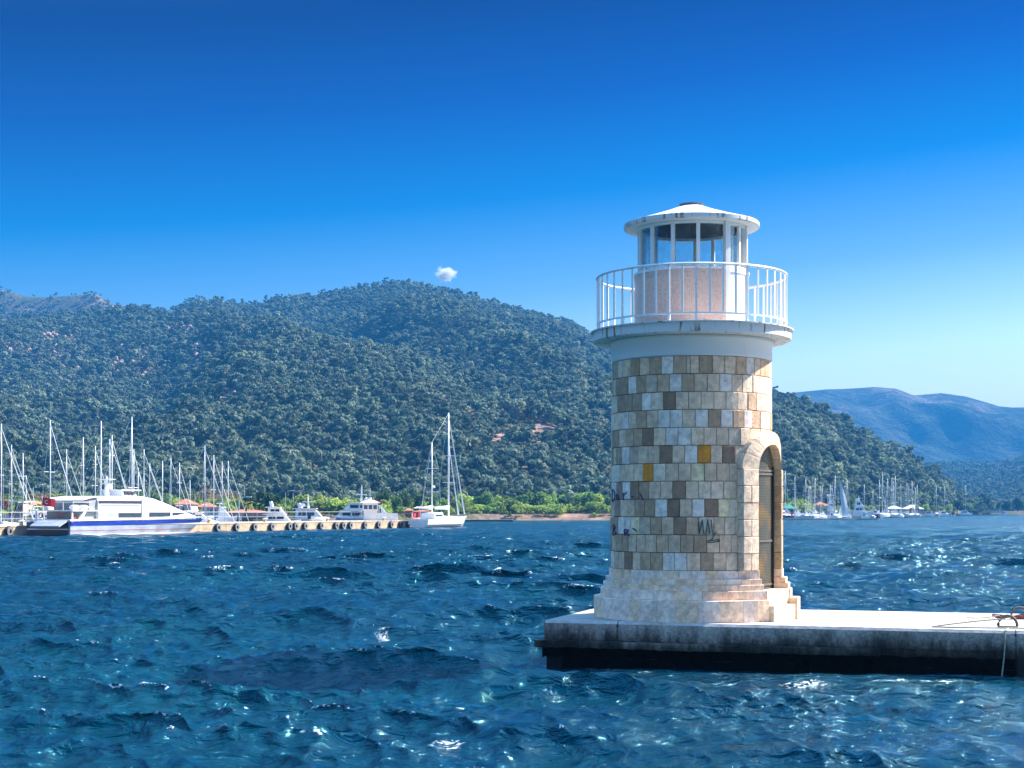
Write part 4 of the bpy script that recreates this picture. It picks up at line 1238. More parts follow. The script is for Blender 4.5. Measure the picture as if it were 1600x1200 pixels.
# ---------------- hull helper
def hull_sections(L, B, zd, zb=-.35, bow=.9, sheer=.3, aft=.8, n=12, rake=.08, zt=None):
    secs = []
    for i in range(n + 1):
        t = i / n; u = max(0, (t - .4) / .6)
        w = B / 2 * (1 - u ** 2.3) * (aft + (1 - aft) * min(1, t / .35)) + .02
        zz = zd + sheer * u ** 2
        def X(z): return -L / 2 + t * (L * (1 - rake) + rake * L * max(0, (z - zb)) / (zd - zb))
        secs.append([(X(zz), -w, zz), (X(zd * .4), -w * .9, zd * .4), (X(zb), -w * .35, zb), (X(zb), w * .35, zb), (X(zd * .4), w * .9, zd * .4), (X(zz), w, zz)])
    return MB().loft(secs, closed=True)

def make_sailboat(spread=2, furl=True, cover='cover', H=14.0, Lh=10.5, hullmat='gelcoat'):
    t = thing('sailboat', 'white sailboat', 'sailboat')
    obj('hull', hull_sections(Lh, 3.3, 1.05), M[hullmat], t, smooth=False)
    cb = MB().loft([[(-2.2, -1.0, 1.0), (-2.0, -.85, 1.55), (-2.0, .85, 1.55), (-2.2, 1.0, 1.0)], [(1.6, -.9, 1.1), (1.2, -.7, 1.6), (1.2, .7, 1.6), (1.6, .9, 1.1)], [(3.0, -.5, 1.15), (2.9, -.4, 1.25), (2.9, .4, 1.25), (3.0, .5, 1.15)]], closed=True)
    cab = obj('cabin', cb, M['white'], t)
    for sg in (-1, 1): obj('window', MB().box(-1.5, 1.0, sg * .90 - .03, sg * .90 + .03, 1.2, 1.42), M['darkglass'], cab)
    mast = obj('mast', MB().tube([(.8, 0, 1.2), (.8, 0, H)], [.085, .065], 8), M['alu'], t, smooth=True)
    for k in range(spread):
        z = H * (k + 1) / (spread + 1) + .5
        obj('spreader', MB().tube([(.7, -1.05 + .25 * k, z), (.7, 1.05 - .25 * k, z)], .04, 5), M['alu'], mast)
    obj('boom', MB().tube([(.7, 0, 2.2), (-3.3, 0, 2.25)], .06, 6), M['alu'], t)
    obj('sail_cover', MB().tube([(.6, 0, 2.45), (-1.2, 0, 2.42), (-3.2, 0, 2.36)], [.22, .2, .1], 8), M[cover], t, smooth=True)
    if furl: obj('furled_jib', MB().tube([(Lh / 2 - .2, 0, 1.5), (.86, 0, H * .95)], [.06, .04], 6), M['sail'], t)
    obj('backstay', MB().tube([(-Lh / 2 + .1, 0, 1.1), (.75, 0, H)], .02, 4), M['alu'], t)
    sh = MB()
    for sg in (-1, 1): sh.tube([(.6, sg * 1.45, 1.1), (.7, sg * 1.0, H / (spread + 1) + .5), (.8, 0, H * .97)], .018, 4)
    obj('shroud', sh, M['alu'], t)
    return t
SB = [make_sailboat(2, True, 'cover'), make_sailboat(1, True, 'white'), make_sailboat(2, False, 'cover'), make_sailboat(3, True, 'cover', hullmat='navy')]
sb_used = [False] * 4
def sailboat(kind, px, D, ytop, rz, label, group):
    o = SB[kind] if not sb_used[kind] else copy_tree(SB[kind])
    sb_used[kind] = True
    sc = (zat(ytop, D)) / 14.0
    o.scale = (sc,) * 3
    p = pos(px, D); off = Vector((math.cos(rz), math.sin(rz), 0)) * (-.8 * sc)
    o.location = p + off; o.rotation_euler = (0, 0, rz)
    tag(o, label, 'sailboat', group)
LM = [(2, 662, 1), (18, 695, 0), (36, 708, 2), (41, 743, 1), (78.5, 656, 1), (104, 702, 0), (130, 683, 2), (149, 697, 3), (158, 658, 2), (171.5, 686, 0), (175, 680, 3), (206, 652, 2), (209, 702, 1), (216, 731, 1), (225, 702, 0), (234, 724, 1), (254, 720, 2), (267, 715, 1), (280.5, 723, 0), (297, 750, 2), (320, 696, 3), (334, 711, 1), (347, 721, 0), (356.6, 720, 1)]
exr = {0: 'cut by the left edge', 2: 'slim mast without a furled jib', 3: 'short mast under the slanting stay', 4: 'tall thick mast over the ferry stern', 8: 'very tall slim mast', 11: 'tallest of all', 19: 'short distant mast over the red roof', 20: 'tall mast right of the ferry bow'}
rs = random.Random(3)
for i, (px, yt, kd) in enumerate(LM):
    base = 153 + .921 * pier_s(px)
    D = base + rs.uniform(16, 24) + (i % 3) * 11
    rz = R(rs.uniform(-35, 25))
    sailboat(kd, px, D, yt, rz, f"moored sailboat, {ORD[i]} mast from left behind the quay" + (f", {exr[i]}" if i in exr else ''), 'sailboats moored behind the harbour quay')

# ---------------- ferry
fs = Vector((-44.85, 156.0, 0)) - pn * 2.7
ferry = thing('ferry', 'white catamaran ferry with a blue band and silver hull tied up at the harbour quay', 'ferry', fs, PANG)
def xend(z): return 24.2 + max(0, z) * 1.9
def fw(t, z):
    u = max(0, (t - .45) / .55)
    return 2.7 * (1 - u ** 2.1) * (.93 + .07 * min(1, max(0, z) / 1.5)) + .04
def hband(z0, z1, e=0.0, dz=0.0):
    secs = []
    for i in range(15):
        t = i / 14
        a, b = z0 + dz * t * .3, z1 + dz * t * .3
        secs.append([(t * xend(a), -fw(t, a) - e, a), (t * xend(b), -fw(t, b) - e, b), (t * xend(b), fw(t, b) + e, b), (t * xend(a), fw(t, a) + e, a)])
    return MB().loft(secs, closed=True)
obj('keel_paint', hband(-.6, .10), M['red'], ferry)
obj('waterline_stripe', hband(.101, .26), M['white'], ferry)
obj('hull', hband(.261, 1.12), M['silver'], ferry)
obj('rubbing_strake', hband(.60, .65, .02), M['red'], ferry)
obj('blue_band', hband(1.121, 1.52, .03, .5), M['blue'], ferry)
obj('bulwark', hband(1.60, 1.78, -.04, .8), M['gelcoat'], ferry)
obj('transom', MB().box(-.25, -.002, -2.68, 2.68, -.4, 1.5), M['navy'], ferry)
obj('stern_ramp', MB().prism([(-1.5, 1.0), (-.3, 1.52), (-.3, 1.7), (-1.5, 1.15)], -2.5, 1.2), M['grey_hull'], ferry)
obj('stern_stripe', MB().box(-.262, -.252, -2.6, 2.6, .72, .84), M['white'], ferry)
st = [(4.8, 1.6, 4.05, 2.45), (7, 1.6, 4.22, 2.45), (12.8, 1.6, 4.22, 2.45), (15, 1.62, 3.98, 2.4), (18, 1.68, 3.35, 2.2), (21.5, 1.78, 2.62, 1.6), (24.2, 1.95, 2.2, .75)]
secs = [[(x, -h, zb_), (x, -h, zt_ - .38 * (zt_ - zb_) / 2.6), (x, -h * .82, zt_), (x, h * .82, zt_), (x, h, zt_ - .38 * (zt_ - zb_) / 2.6), (x, h, zb_)] for x, zb_, zt_, h in st]
sup = obj('superstructure', MB().loft(secs, closed=True), M['gelcoat'], ferry)
hwx = lambda x: float(np.interp(x, [a[0] for a in st], [a[3] for a in st]))
def side_band(x0, x1, zlo, zhi, name, material, e=.025, parent=sup, n=6, sides=(-1, 1)):
    for sg in sides:
        sc_ = []
        for i in range(n + 1):
            x = x0 + (x1 - x0) * i / n; h = hwx(x)
            a, b = zlo(x), zhi(x)
            sc_.append([(x, sg * (h - .05), a), (x, sg * (h + e), a), (x, sg * (h + e), b), (x, sg * (h - .05), b)])
        obj(name, MB().loft(sc_, closed=True), material, parent)
side_band(6.3, 8.1, lambda x: 1.92, lambda x: 2.42, 'window', M['grey_hull'])
side_band(8.13, 12.1, lambda x: 1.92, lambda x: 2.44, 'window', M['darkglass'])
side_band(13.4, 21.4, lambda x: 1.98 + max(0, x - 17) * .08, lambda x: 2.50 - max(0, x - 18) * .03, 'window', M['darkglass'])
side_band(4.85, 12.1, lambda x: 3.42, lambda x: 3.74, 'window', M['darkglass'])
side_band(12.12, 13.38, lambda x: 1.45, lambda x: 3.95, 'pillar', M['white'], e=.09)
side_band(5.2, 12.0, lambda x: 3.28, lambda x: 3.33, 'handrail', M['white_metal'], e=.07)
side_band(7.0, 11.6, lambda x: 2.72, lambda x: 2.75, 'name_board_edge', M['teal'], e=.03)
side_band(7.0, 11.6, lambda x: 2.98, lambda x: 3.01, 'name_board_edge', M['teal'], e=.03)
side_band(4.8, 6.2, lambda x: 1.9, lambda x: 2.5, 'door', M['white'], e=.04)
obj('roof_overhang', MB().prism([(2.4, 3.75), (3.2, 4.06), (5.2, 4.22), (5.2, 4.12), (3.4, 3.94)], -2.4, 2.4), M['gelcoat'], ferry)
obj('aft_bulkhead', MB().box(3.6, 4.7, -2.2, 2.2, 2.75, 3.92), M['grey_metal'], ferry)
obj('upper_deck', MB().box(.6, 4.79, -2.5, 2.5, 2.62, 2.74), M['gelcoat'], ferry)
for y in (-2.3, 2.3): obj('deck_post', MB().box(.7, .85, y - .06, y + .06, 1.53, 2.62), M['white'], ferry)
obj('aft_cabin', MB().box(2.2, 4.75, -2.1, 2.1, 1.53, 2.61), M['grey_metal'], ferry)
obj('stair', MB().prism([(1.5, 1.53), (1.9, 1.53), (2.9, 2.62), (2.5, 2.62)], -2.45, -2.2), M['white'], ferry)
for (x, y, z) in ((1.6, -1.9, 3.0), (3.0, -1.9, 3.0), (.9, .8, 3.0)):
    obj('life_raft', MB().tube([(x - .5, y, z), (x + .5, y, z)], .27, 10), M['gelcoat'], ferry, smooth=True)
for (x, y) in ((.55, -.9), (.55, 1.5)):
    lb = torus_y(.24, .06, 14, 6); lb.v = [(b_, a_, c_) for a_, c_, b_ in lb.v]
    lb.v = [(p[2] * 0 + .0 + p[0] * 0 + q[2], q[0], q[1]) for p, q in zip(lb.v, torus_y(.24, .06, 14, 6).v)]
    obj('lifebuoy', lb, M['red'], ferry, loc=(x, y, 2.2))
obj('fire_box', MB().box(.9, 1.4, -2.3, -1.9, 1.53, 2.0), M['red'], ferry)
rmb = MB()
for y in (-2.5, 2.5): rmb.tube([(.65, y, 3.55), (3.6, y, 3.55)], .03, 5); rmb.tube([(.65, y, 3.1), (3.6, y, 3.1)], .02, 5)
rmb.tube([(.65, -2.5, 3.55), (.65, 2.5, 3.55)], .03, 5)
for k in range(5): rmb.tube([(.65, -2.5 + k * 1.25, 2.74), (.65, -2.5 + k * 1.25, 3.55)], .03, 5)
obj('deck_rail', rmb, M['white_metal'], ferry)
wh = obj('wheelhouse', MB().loft([[(10.2, -1.4, 4.2), (10.3, -1.25, 4.85), (10.3, 1.25, 4.85), (10.2, 1.4, 4.2)], [(13.0, -1.3, 4.18), (12.6, -1.1, 4.85), (12.6, 1.1, 4.85), (13.0, 1.3, 4.18)]], closed=True), M['gelcoat'], ferry)
for k in range(3): obj('window', MB().box(10.6 + k * .65, 11.05 + k * .65, -1.42, -1.3, 4.38, 4.7), M['darkglass'], wh)
obj('bridge_roof', MB().box(10.0, 13.4, -1.5, 1.5, 4.86, 4.96), M['gelcoat'], wh)
mm_ = obj('radar_mast', MB().tube([(9.3, 0, 4.2), (9.3, 0, 6.35)], [.32, .12], 6), M['white'], ferry)
obj('cross_arm', MB().box(9.2, 9.4, -.8, .8, 5.55, 5.63), M['white'], mm_)
obj('radar_bar', MB().box(9.0, 9.6, -.65, .65, 6.0, 6.1), M['white'], mm_)
obj('radar_dome', MB().lathe([(.01, 4.95), (.34, 5.05), (.38, 5.3), (.2, 5.52), (.01, 5.56)], 12), M['white'], mm_, smooth=True, loc=(10.3, .4, 0))
obj('antenna', MB().tube([(9.9, -.6, 4.9), (9.9, -.6, 6.2)], .02, 4), M['white'], ferry)
obj('foredeck_rail', MB().tube([(24.3, -1.0, 2.6), (26.6, 0, 2.75), (24.3, 1.0, 2.6)], .03, 5), M['white_metal'], ferry)
def flag(name, loc, w, h, rz, label=None, parent=None, emblem=True):
    secs = [[(w * k / 6, .06 * math.sin(k * 1.3) * k / 3, 0 - .08 * k / 6 * h * 3), (w * k / 6, .06 * math.sin(k * 1.3) * k / 3, h - .08 * k / 6 * h * 3)] for k in range(7)]
    mb = MB().loft(secs, caps=False)
    o = obj(name, mb, M['flag_red'], parent); o.location = loc; o.rotation_euler = (0, 0, rz)
    if emblem:
        cr = MB()
        for k in range(10):
            a0 = R(50 + 260 * k / 10); a1 = R(50 + 260 * (k + 1) / 10); r_ = h * .24
            def q(a, r): return (w * .36 + r * math.cos(a), -.05, h * .42 + r * math.sin(a))
            cr.add([q(a0, r_), q(a1, r_), q(a1, r_ * .72), q(a0, r_ * .72)], [(0, 1, 2, 3)])
        sp_ = []
        for k in range(10):
            a = R(36 * k); r_ = h * (.12 if k % 2 == 0 else .05); sp_.append((w * .62 + r_ * math.cos(a), -.05, h * .40 + r_ * math.sin(a)))
        cr.add(sp_, [tuple(range(10))])
        obj('crescent_and_star', cr, M['white'], o)
    return o
M['flag_red'] = mat('red_flag_cloth', (.62, .02, .03), .8, .1, 2)
obj('flagstaff', MB().tube([(-.1, .5, 1.5), (-.5, .5, 4.2)], .035, 5), M['white_metal'], ferry)
flag('flag', (-.45, .5, 3.2), 1.3, .85, R(-60), parent=ferry)

# ---------------- ketch at the end of the quay
kc = PA + pu * 101.0 + pn * 2.9
ket = thing('sailing_yacht', 'white two masted sailing yacht with a red flag at the end of the harbour quay', 'sailboat', kc, PANG)
obj('hull', hull_sections(17.5, 4.3, 1.35, sheer=.5, n=16, rake=.10), M['gelcoat'], ket)
cb = MB().loft([[(-5.5, -1.3, 1.3), (-5.2, -1.1, 2.3), (-5.2, 1.1, 2.3), (-5.5, 1.3, 1.3)], [(-2.0, -1.3, 1.35), (-2.4, -1.1, 2.4), (-2.4, 1.1, 2.4), (-2.0, 1.3, 1.35)]], closed=True)
dh = obj('deckhouse', cb, M['white'], ket)
obj('window', MB().box(-5.0, -2.6, -1.24, -1.15, 1.75, 2.1), M['darkglass'], dh)
obj('coachroof', MB().loft([[(-2.1, -1.2, 1.35), (-2.1, -1.0, 1.85), (-2.1, 1.0, 1.85), (-2.1, 1.2, 1.35)], [(4.5, -.7, 1.45), (4.3, -.6, 1.7), (4.3, .6, 1.7), (4.5, .7, 1.45)]], closed=True), M['white'], ket)
for (x, h_, r_, nm, sp) in ((2.2, 18.4, .16, 'main_mast', (11.5, 7.2)), (-3.9, 13.4, .12, 'mizzen_mast', (9.3, 5.6))):
    m_ = obj(nm, MB().tube([(x, 0, 1.4), (x - .1, 0, h_)], [r_, r_ * .7], 8), M['white_metal'], ket, smooth=True)
    for z in sp: obj('spreader', MB().tube([(x, -1.1, z), (x, 1.1, z)], .04, 5), M['alu'], m_)
    b_ = obj('boom', MB().tube([(x - .1, 0, 2.9), (x - (5.2 if r_ > .15 else 3.6), 0, 3.0)], .09, 6), M['white_metal'], ket)
    obj('sail_cover', MB().tube([(x - .2, 0, 3.2), (x - (5.0 if r_ > .15 else 3.4), 0, 3.15)], [.3, .14], 8), M['white'], b_, smooth=True)
obj('radar_dome', MB().lathe([(.01, 6.2), (.28, 6.3), (.28, 6.55), (.01, 6.65)], 10), M['white'], ket, loc=(-3.45, 0, 0))
obj('furled_jib', MB().tube([(8.3, 0, 2.1), (2.2, 0, 17.8)], [.13, .07], 6), M['sail'], ket)
obj('furled_staysail', MB().tube([(5.9, 0, 2.0), (2.2, 0, 13.5)], [.12, .06], 6), M['sail'], ket)
rg = MB(); rg.tube([(-3.95, 0, 13.4), (2.1, 0, 18.3)], .013, 4); rg.tube([(-8.2, 0, 1.6), (-3.95, 0, 13.3)], .025, 4)
for sg in (-1, 1):
    rg.tube([(2.0, sg * 2, 1.5), (2.2, sg * 1.1, 11.5), (2.1, 0, 18.2)], .022, 4); rg.tube([(-4.1, sg * 1.8, 1.5), (-3.9, sg * 1.1, 9.3), (-3.95, 0, 13.2)], .022, 4)
obj('rigging', rg, M['alu'], ket)
obj('bimini', MB().prism([(-7.6, 3.1), (-6.5, 3.3), (-5.4, 3.3), (-5.4, 3.22), (-6.5, 3.22), (-7.6, 3.02)], -1.4, 1.4), M['white'], ket)
obj('dark_waterline', hull_sections(17.0, 4.05, .10, zb=-.3, sheer=0, n=16, rake=.02), M['navy'], ket)
obj('flagstaff', MB().tube([(-8.6, -.4, 1.6), (-9.3, -.4, 3.3)], .03, 5), M['white_metal'], ket)
flag('flag', (-9.2, -.5, 1.7), 1.15, .75, R(150), parent=ket)

# ---------------- motor yachts behind the quay
def motor_yacht(label, px0, px1, D, ytop, hullc='gelcoat', tiers=2, mast_y=None, flip=False, group='motor yachts behind the harbour quay', glass='darkglass', name='motor_yacht', arch=True, z0=0.0):
    L = (px1 - px0) / F * D; H = zat(ytop, D) - z0
    t = thing(name, label, 'motor yacht', pos((px0 + px1) / 2, D, z0), math.pi if flip else 0, group)
    B = min(L * .3, 5.5); hd = H * (.36 if tiers > 1 else .45)
    obj('hull', hull_sections(L, B, hd, sheer=hd * .25, rake=.14, n=12), M[hullc], t)
    z = hd; x0 = -L * .40; x1 = L * .26; th = (H - hd) / tiers; b = B * .80
    for k in range(tiers):
        sl = th * .9
        c = obj('cabin', MB().loft([[(x0, -b / 2, z), (x0 + .1 * th, -b / 2 * .92, z + th - .02), (x0 + .1 * th, b / 2 * .92, z + th - .02), (x0, b / 2, z)], [(x1, -b / 2 * .7, z), (x1 - sl, -b / 2 * .62, z + th - .02), (x1 - sl, b / 2 * .62, z + th - .02), (x1, b / 2 * .7, z)]], closed=True), M['white'], t)
        xa, xb = x0 + .08 * L, x1 - .9 * sl
        nw = max(2, int((xb - xa) / (1.6 if L < 15 else 2.6)))
        for j in range(nw):
            a = xa + (xb - xa) * j / nw; e_ = a + (xb - xa) / nw * .84
            def yw(x): return b / 2 * (1 - .3 * (x - x0) / (x1 - x0)) * .98
            for sg in (-1, 1):
                obj('window', MB().add([(a, sg * (yw(a) + .03), z + th * .35), (e_, sg * (yw(e_) + .03), z + th * .35), (e_, sg * (yw(e_) - .01), z + th * .75), (a, sg * (yw(a) - .01), z + th * .75)] +
                                      [(a, sg * (yw(a) - .1), z + th * .35), (e_, sg * (yw(e_) - .1), z + th * .35), (e_, sg * (yw(e_) - .12), z + th * .75), (a, sg * (yw(a) - .12), z + th * .75)],
                                      [(0, 1, 2, 3), (4, 7, 6, 5), (0, 4, 5, 1), (1, 5, 6, 2), (2, 6, 7, 3), (3, 7, 4, 0)]), M[glass], c)
        obj('deck_edge', MB().box(x0 - .07 * L, x1 - sl * .8, -b / 2, b / 2, z + th - .018, z + th + .1), M['gelcoat'], c)
        z += th; x0 += L * .05; x1 -= L * .13; b *= .85
    if arch: obj('radar_arch', MB().prism([(x0 + .02 * L, z + .1), (x0 + .10 * L, z + .1), (x0 + .05 * L, z + .9), (x0 - .01 * L, z + .9)], -b / 2, b / 2), M['white'], t)
    if mast_y:
        zm = zat(mast_y, D) - z0; xm = (x0 + x1) / 2
        m_ = obj('mast', MB().tube([(xm, 0, z), (xm - .1, 0, zm)], [.2, .08], 6), M['white'], t)
        obj('radar_bar', MB().box(xm - .9, xm + .9, -.1, .1, z + (zm - z) * .45, z + (zm - z) * .45 + .14), M['white'], m_)
        obj('radar_dome', MB().lathe([(.01, 0), (.38, .1), (.4, .45), (.01, .65)], 10), M['white'], m_, loc=(xm - .9, 0, z + .3))
    return t
motor_yacht('small white cabin cruiser moored behind the quay left of the dark round tree', 338, 370, 215, 787, tiers=1, arch=False)
motor_yacht('white flybridge motor yacht with brown side windows in front of the dark round tree', 410, 469, 222, 793, tiers=2)
motor_yacht('long motor yacht with blue glass and slanted arch left of the grey yacht', 455, 524, 236, 795, 'grey_hull', 1, 772, glass='blueglass')
motor_yacht('large grey and white motor yacht with a tall white radar mast left of the booth', 498, 600, 250, 786, 'silver', 2, 758, flip=True, glass='darkglass')
motor_yacht('white cabin boat with square windows between the grey yacht and the booth', 588, 618, 246, 790, tiers=1, arch=False)
motor_yacht('white open motor boat with a rounded windscreen beside the ferry stern', 48, 78, 196, 797, tiers=1, arch=False)
motor_yacht('low white motor boat just beyond the ferry bow', 300, 338, 200, 801, tiers=1, arch=False)

def dinghy(label, px, D, L, z=0.0, rz=0.0):
    t = thing('dinghy', label, 'dinghy', pos(px, D, z), rz)
    mb = MB().tube([(-L / 2, -.6, .3), (L * .25, -.6, .3), (L / 2, 0, .4), (L * .25, .6, .3), (-L / 2, .6, .3)], .24, 8)
    obj('inflated_tube', mb, M['white'], t, smooth=True); obj('floor', MB().box(-L / 2, L * .3, -.5, .5, .12, .2), M['grey_metal'], t)
    obj('engine', MB().box(-L / 2 - .3, -L / 2 + .1, -.2, .2, .3, .9), M['black'], t)
s_ = pier_s(535)
t_ = PA + pu * s_ - pn * 4
dinghy('white inflatable dinghy lying on the quay above the close pair of tyres', 800 + F * t_.x / t_.y, t_.y, 2.4, PH, R(20))

# ---------------- buildings
def building(label, px0, px1, D, ytop, roof='terracotta', wall='plaster', roofh=.35, z0=1.7, wins=4, name='house', rows=1, depth=6, cat='house', group=None, rz=0, flat=False, over=.35):
    w = (px1 - px0) / F * D; H = zat(ytop, D) - z0
    t = thing(name, label, cat, pos((px0 + px1) / 2, D, z0), rz, group)
    wh_ = H * (1 - (0.08 if flat else roofh))
    obj('wall', MB().box(-w / 2, w / 2, -depth / 2, depth / 2, -.5, wh_), M[wall], t)
    if flat: rf = obj('roof', MB().box(-w / 2 - over, w / 2 + over, -depth / 2 - over, depth / 2 + over, wh_ + .002, H), M[roof], t)
    else:
        a, b = w / 2 + over, depth / 2 + over; r_ = max(0.05, a - b)
        rf = obj('roof', MB().add([(-a, -b, wh_ + .01), (a, -b, wh_ + .01), (a, b, wh_ + .01), (-a, b, wh_ + .01), (-r_, 0, H), (r_, 0, H)], [(0, 1, 5, 4), (1, 2, 5), (2, 3, 4, 5), (3, 0, 4), (3, 2, 1, 0)]), M[roof], t)
    for r_i in range(rows):
        zb_ = wh_ * (r_i + .35) / rows; hh = min(1.2, wh_ / rows * .45)
        for k in range(wins):
            xc = -w / 2 + w * (k + .5) / wins; ww = min(.55, w / wins * .3)
            wi = obj('window', MB().box(xc - ww, xc + ww, -depth / 2 - .05, -depth / 2 + .02, zb_, zb_ + hh), M['white'], t)
            obj('pane', MB().box(xc - ww * .82, xc + ww * .82, -depth / 2 - .07, -depth / 2 - .052, zb_ + .08, zb_ + hh - .08), M['darkglass'], wi)
    return t
building('long low pink building with a white flat roof at the left edge', 8, 44, 312, 783, 'white', 'pinkwall', flat=True, wins=5, name='harbour_building', cat='building')
building('red roofed house with pale walls behind the ferry bow', 278, 304, 322, 779, wins=3)
building('smaller red roofed house right of the one behind the ferry bow', 312, 336, 330, 785, wins=3, wall='pinkwall')
building('low white service building between the masts and the dark round tree', 322, 346, 318, 792, 'white', 'plaster', flat=True, wins=3, name='service_building', cat='building')
building('long low pavilion with an orange tiled roof in front of the dark round tree', 352, 420, 310, 796, 'terracotta', 'pinkwall', roofh=.55, wins=8, name='pavilion', cat='building')
building('low dark shed with a brown roof behind the long blue glass yacht', 462, 500, 335, 792, 'wood', 'wood', flat=True, wins=4, name='shed', cat='shed')
building('small red sided building right of the booth', 634, 644, 340, 794, 'terracotta', 'terracotta', wins=1, depth=3)
building('long low white wall building with tiled roof behind the two masted yacht', 646, 676, 350, 797, 'terracotta', 'plaster', roofh=.3, wins=4, depth=4, name='low_building', cat='building')
# umbrella
t = thing('parasol', 'orange parasol left of the ferry stern', 'parasol', pos(56, 300, 1.7))
obj('pole', MB().tube([(0, 0, 0), (0, 0, 2.6)], .05, 6), M['white'], t)
obj('canopy', MB().lathe([(.02, 2.9), (.9, 2.5), (1.6, 2.1), (1.58, 2.05)], 12), M['orange'], t)
# booth
bp_ = PA + pu * (pier_s(623) + 0) - pn * 5
bt = thing('control_booth', 'white control booth with a pyramid roof near the end of the harbour quay', 'booth', Vector((bp_.x, bp_.y, PH)), R(8))
obj('base', MB().box(-1.0, 1.0, -1.0, 1.0, 0, 1.45), M['white'], bt)
up = obj('cabin', MB().box(-1.15, 1.15, -1.15, 1.15, 1.452, 2.75), M['white'], bt)
for y in (-1.17,):
    for k in (-1, 0, 1): obj('window', MB().box(k * .72 - .28, k * .72 + .28, y - .01, y + .03, 1.75, 2.4), M['blueglass'], up)
for k in (-1, 0, 1): obj('window', MB().box(1.14, 1.18, k * .72 - .28, k * .72 + .28, 1.75, 2.4), M['blueglass'], up)
obj('roof', MB().add([(-1.6, -1.6, 2.752), (1.6, -1.6, 2.752), (1.6, 1.6, 2.752), (-1.6, 1.6, 2.752), (0, 0, 3.35)], [(0, 1, 4), (1, 2, 4), (2, 3, 4), (3, 0, 4), (3, 2, 1, 0)]), M['white'], bt)
obj('aerial', MB().tube([(0, 0, 3.3), (0, 0, 5.1)], .03, 5), M['white'], bt)
obj('stair', MB().prism([(-1.0, 1.45), (-1.2, 1.45), (-2.3, 0), (-2.05, 0)], -.9, -.1), M['grey_metal'], bt)
obj('side_store', MB().box(1.02, 4.3, -.9, .9, 0, 1.15), M['white'], bt)

# street lamps
def lamp_post(label, px, D, ytop, z0=1.7, side=1, kind='street_lamp'):
    H = zat(ytop, D) - z0
    t = thing('street_lamp', label, 'street lamp', pos(px, D, z0), 0, 'street lamps along the harbour')
    obj('pole', MB().tube([(0, 0, 0), (0, 0, H * .93), (side * .5, 0, H), (side * 1.3, 0, H + .05)], [.09, .06, .05, .04], 6), M['alu'], t)
    obj('lamp_head', MB().box(min(side * 1.1, side * 2.0), max(side * 1.1, side * 2.0), -.15, .15, H - .02, H + .16), M['white'], t)
lamp_post('curved street lamp rising behind the red roofed houses', 304.5, 315, 769)
lamp_post('street lamp, left one of the pair right of the dark round tree', 446, 330, 767)
lamp_post('street lamp, right one of the pair right of the dark round tree', 458, 340, 767.5)
lamp_post('street lamp right of the tall radar mast of the grey yacht', 567, 330, 774)
lamp_post('street lamp left of the dark round tree, above its crown', 382, 335, 757, side=-1)
lamp_post('lone lamp post between the white cabin cruiser and the dark round tree', 373.5, 250, 777, z0=.2, side=1)
lamp_post('street lamp behind the ferry stern, between the two tallest left masts', 52, 330, 758, side=1)

# ---------------- trees that can be told apart
crown_v = []
for k in range(5):
    rr = random.Random(200 + k)
    lumps = [(0, 0, .95, .62)]
    for j in range(7):
        a = rr.uniform(0, 6.28); q = rr.uniform(.25, .55)
        lumps.append((q * math.cos(a), q * math.sin(a), rr.uniform(.45, 1.45), rr.uniform(.3, .48)))
    me = crown_mesh('crown', lumps, 95, .085, 300 + k, 1.0); me.materials.append(M['leaf']); crown_v.append(me)
sparse_v = []
for k in range(2):
    rr = random.Random(400 + k)
    lumps = [(0, 0, 1.0, .7)] + [(.45 * math.cos(a), .45 * math.sin(a), rr.uniform(.6, 1.4), .4) for a in (0, 1.6, 3.1, 4.7)]
    me = crown_mesh('crown', lumps, 60, .06, 500 + k, 1.0); me.materials.append(M['leaf']); sparse_v.append(me)
trunk_me = MB().tube([(0, 0, -.1), (.02, 0, .5), (-.03, .02, 1.0)], [.055, .045, .02], 6)
trunk_me.tube([(.02, 0, .45), (.3, .05, .95)], [.03, .01], 5); trunk_me.tube([(.01, 0, .5), (-.28, -.1, 1.0)], [.03, .01], 5)
trunk_me = trunk_me.mesh('trunk'); trunk_me.materials.append(M['bark'])
GR = dict(lime=(.30, .38, .08), light=(.20, .31, .075), mid=(.10, .18, .055), dark=(.022, .05, .018), blue=(.06, .11, .05), tan=(.26, .17, .11), rust=(.26, .12, .06), olive=(.15, .17, .05))
GW = dict(lime='bright yellow green', light='light green', mid='mid green', dark='very dark green', blue='bluish green', tan='bare tan twigged', rust='reddish brown', olive='olive green')
trc = [0]
def tree(px, D, ytop, wpx, col, label, group, z0=1.5, sparse=False, name='broadleaf_tree'):
    trc[0] += 1; k = trc[0]
    H = (zat(ytop, D) - z0) / 1.75; w = wpx / F * D / 2 / .95
    t = thing(name, label, 'tree' if 'shrub' not in name else 'shrub', pos(px, D, z0), random.uniform(0, 6.28), group)
    c = GR[col]; f_ = random.uniform(.85, 1.15); c = [v * f_ for v in c]
    me = (sparse_v if sparse else crown_v)[k % (2 if sparse else 5)]
    o = obj('crown', me, None, t, color=c); o.scale = (w, w, H)
    o = obj('trunk', trunk_me, None, t); o.scale = (w, w, H)
def row(items, where, group, name='broadleaf_tree', **kw):
    items = sorted(items)
    for i, it in enumerate(items):
        px, D, yt, w, col = it
        tree(px, D, yt, w, col, f"{GW[col]} {'shrub' if 'shrub' in name else 'tree'}, {ORD[i]} from left {where}", group, sparse=col in ('tan', 'rust'), name=name, **kw)
rt = random.Random(8)
back = [(x + rt.uniform(-4, 4), 448 + rt.uniform(-4, 5), 770 + rt.uniform(-3, 5) - (3 if 840 < x < 930 else 0), rt.uniform(28, 42), rt.choice(['lime', 'light', 'light', 'mid', 'blue'] if not 790 < x < 815 else ['blue'])) for x in range(722, 975, 14)]
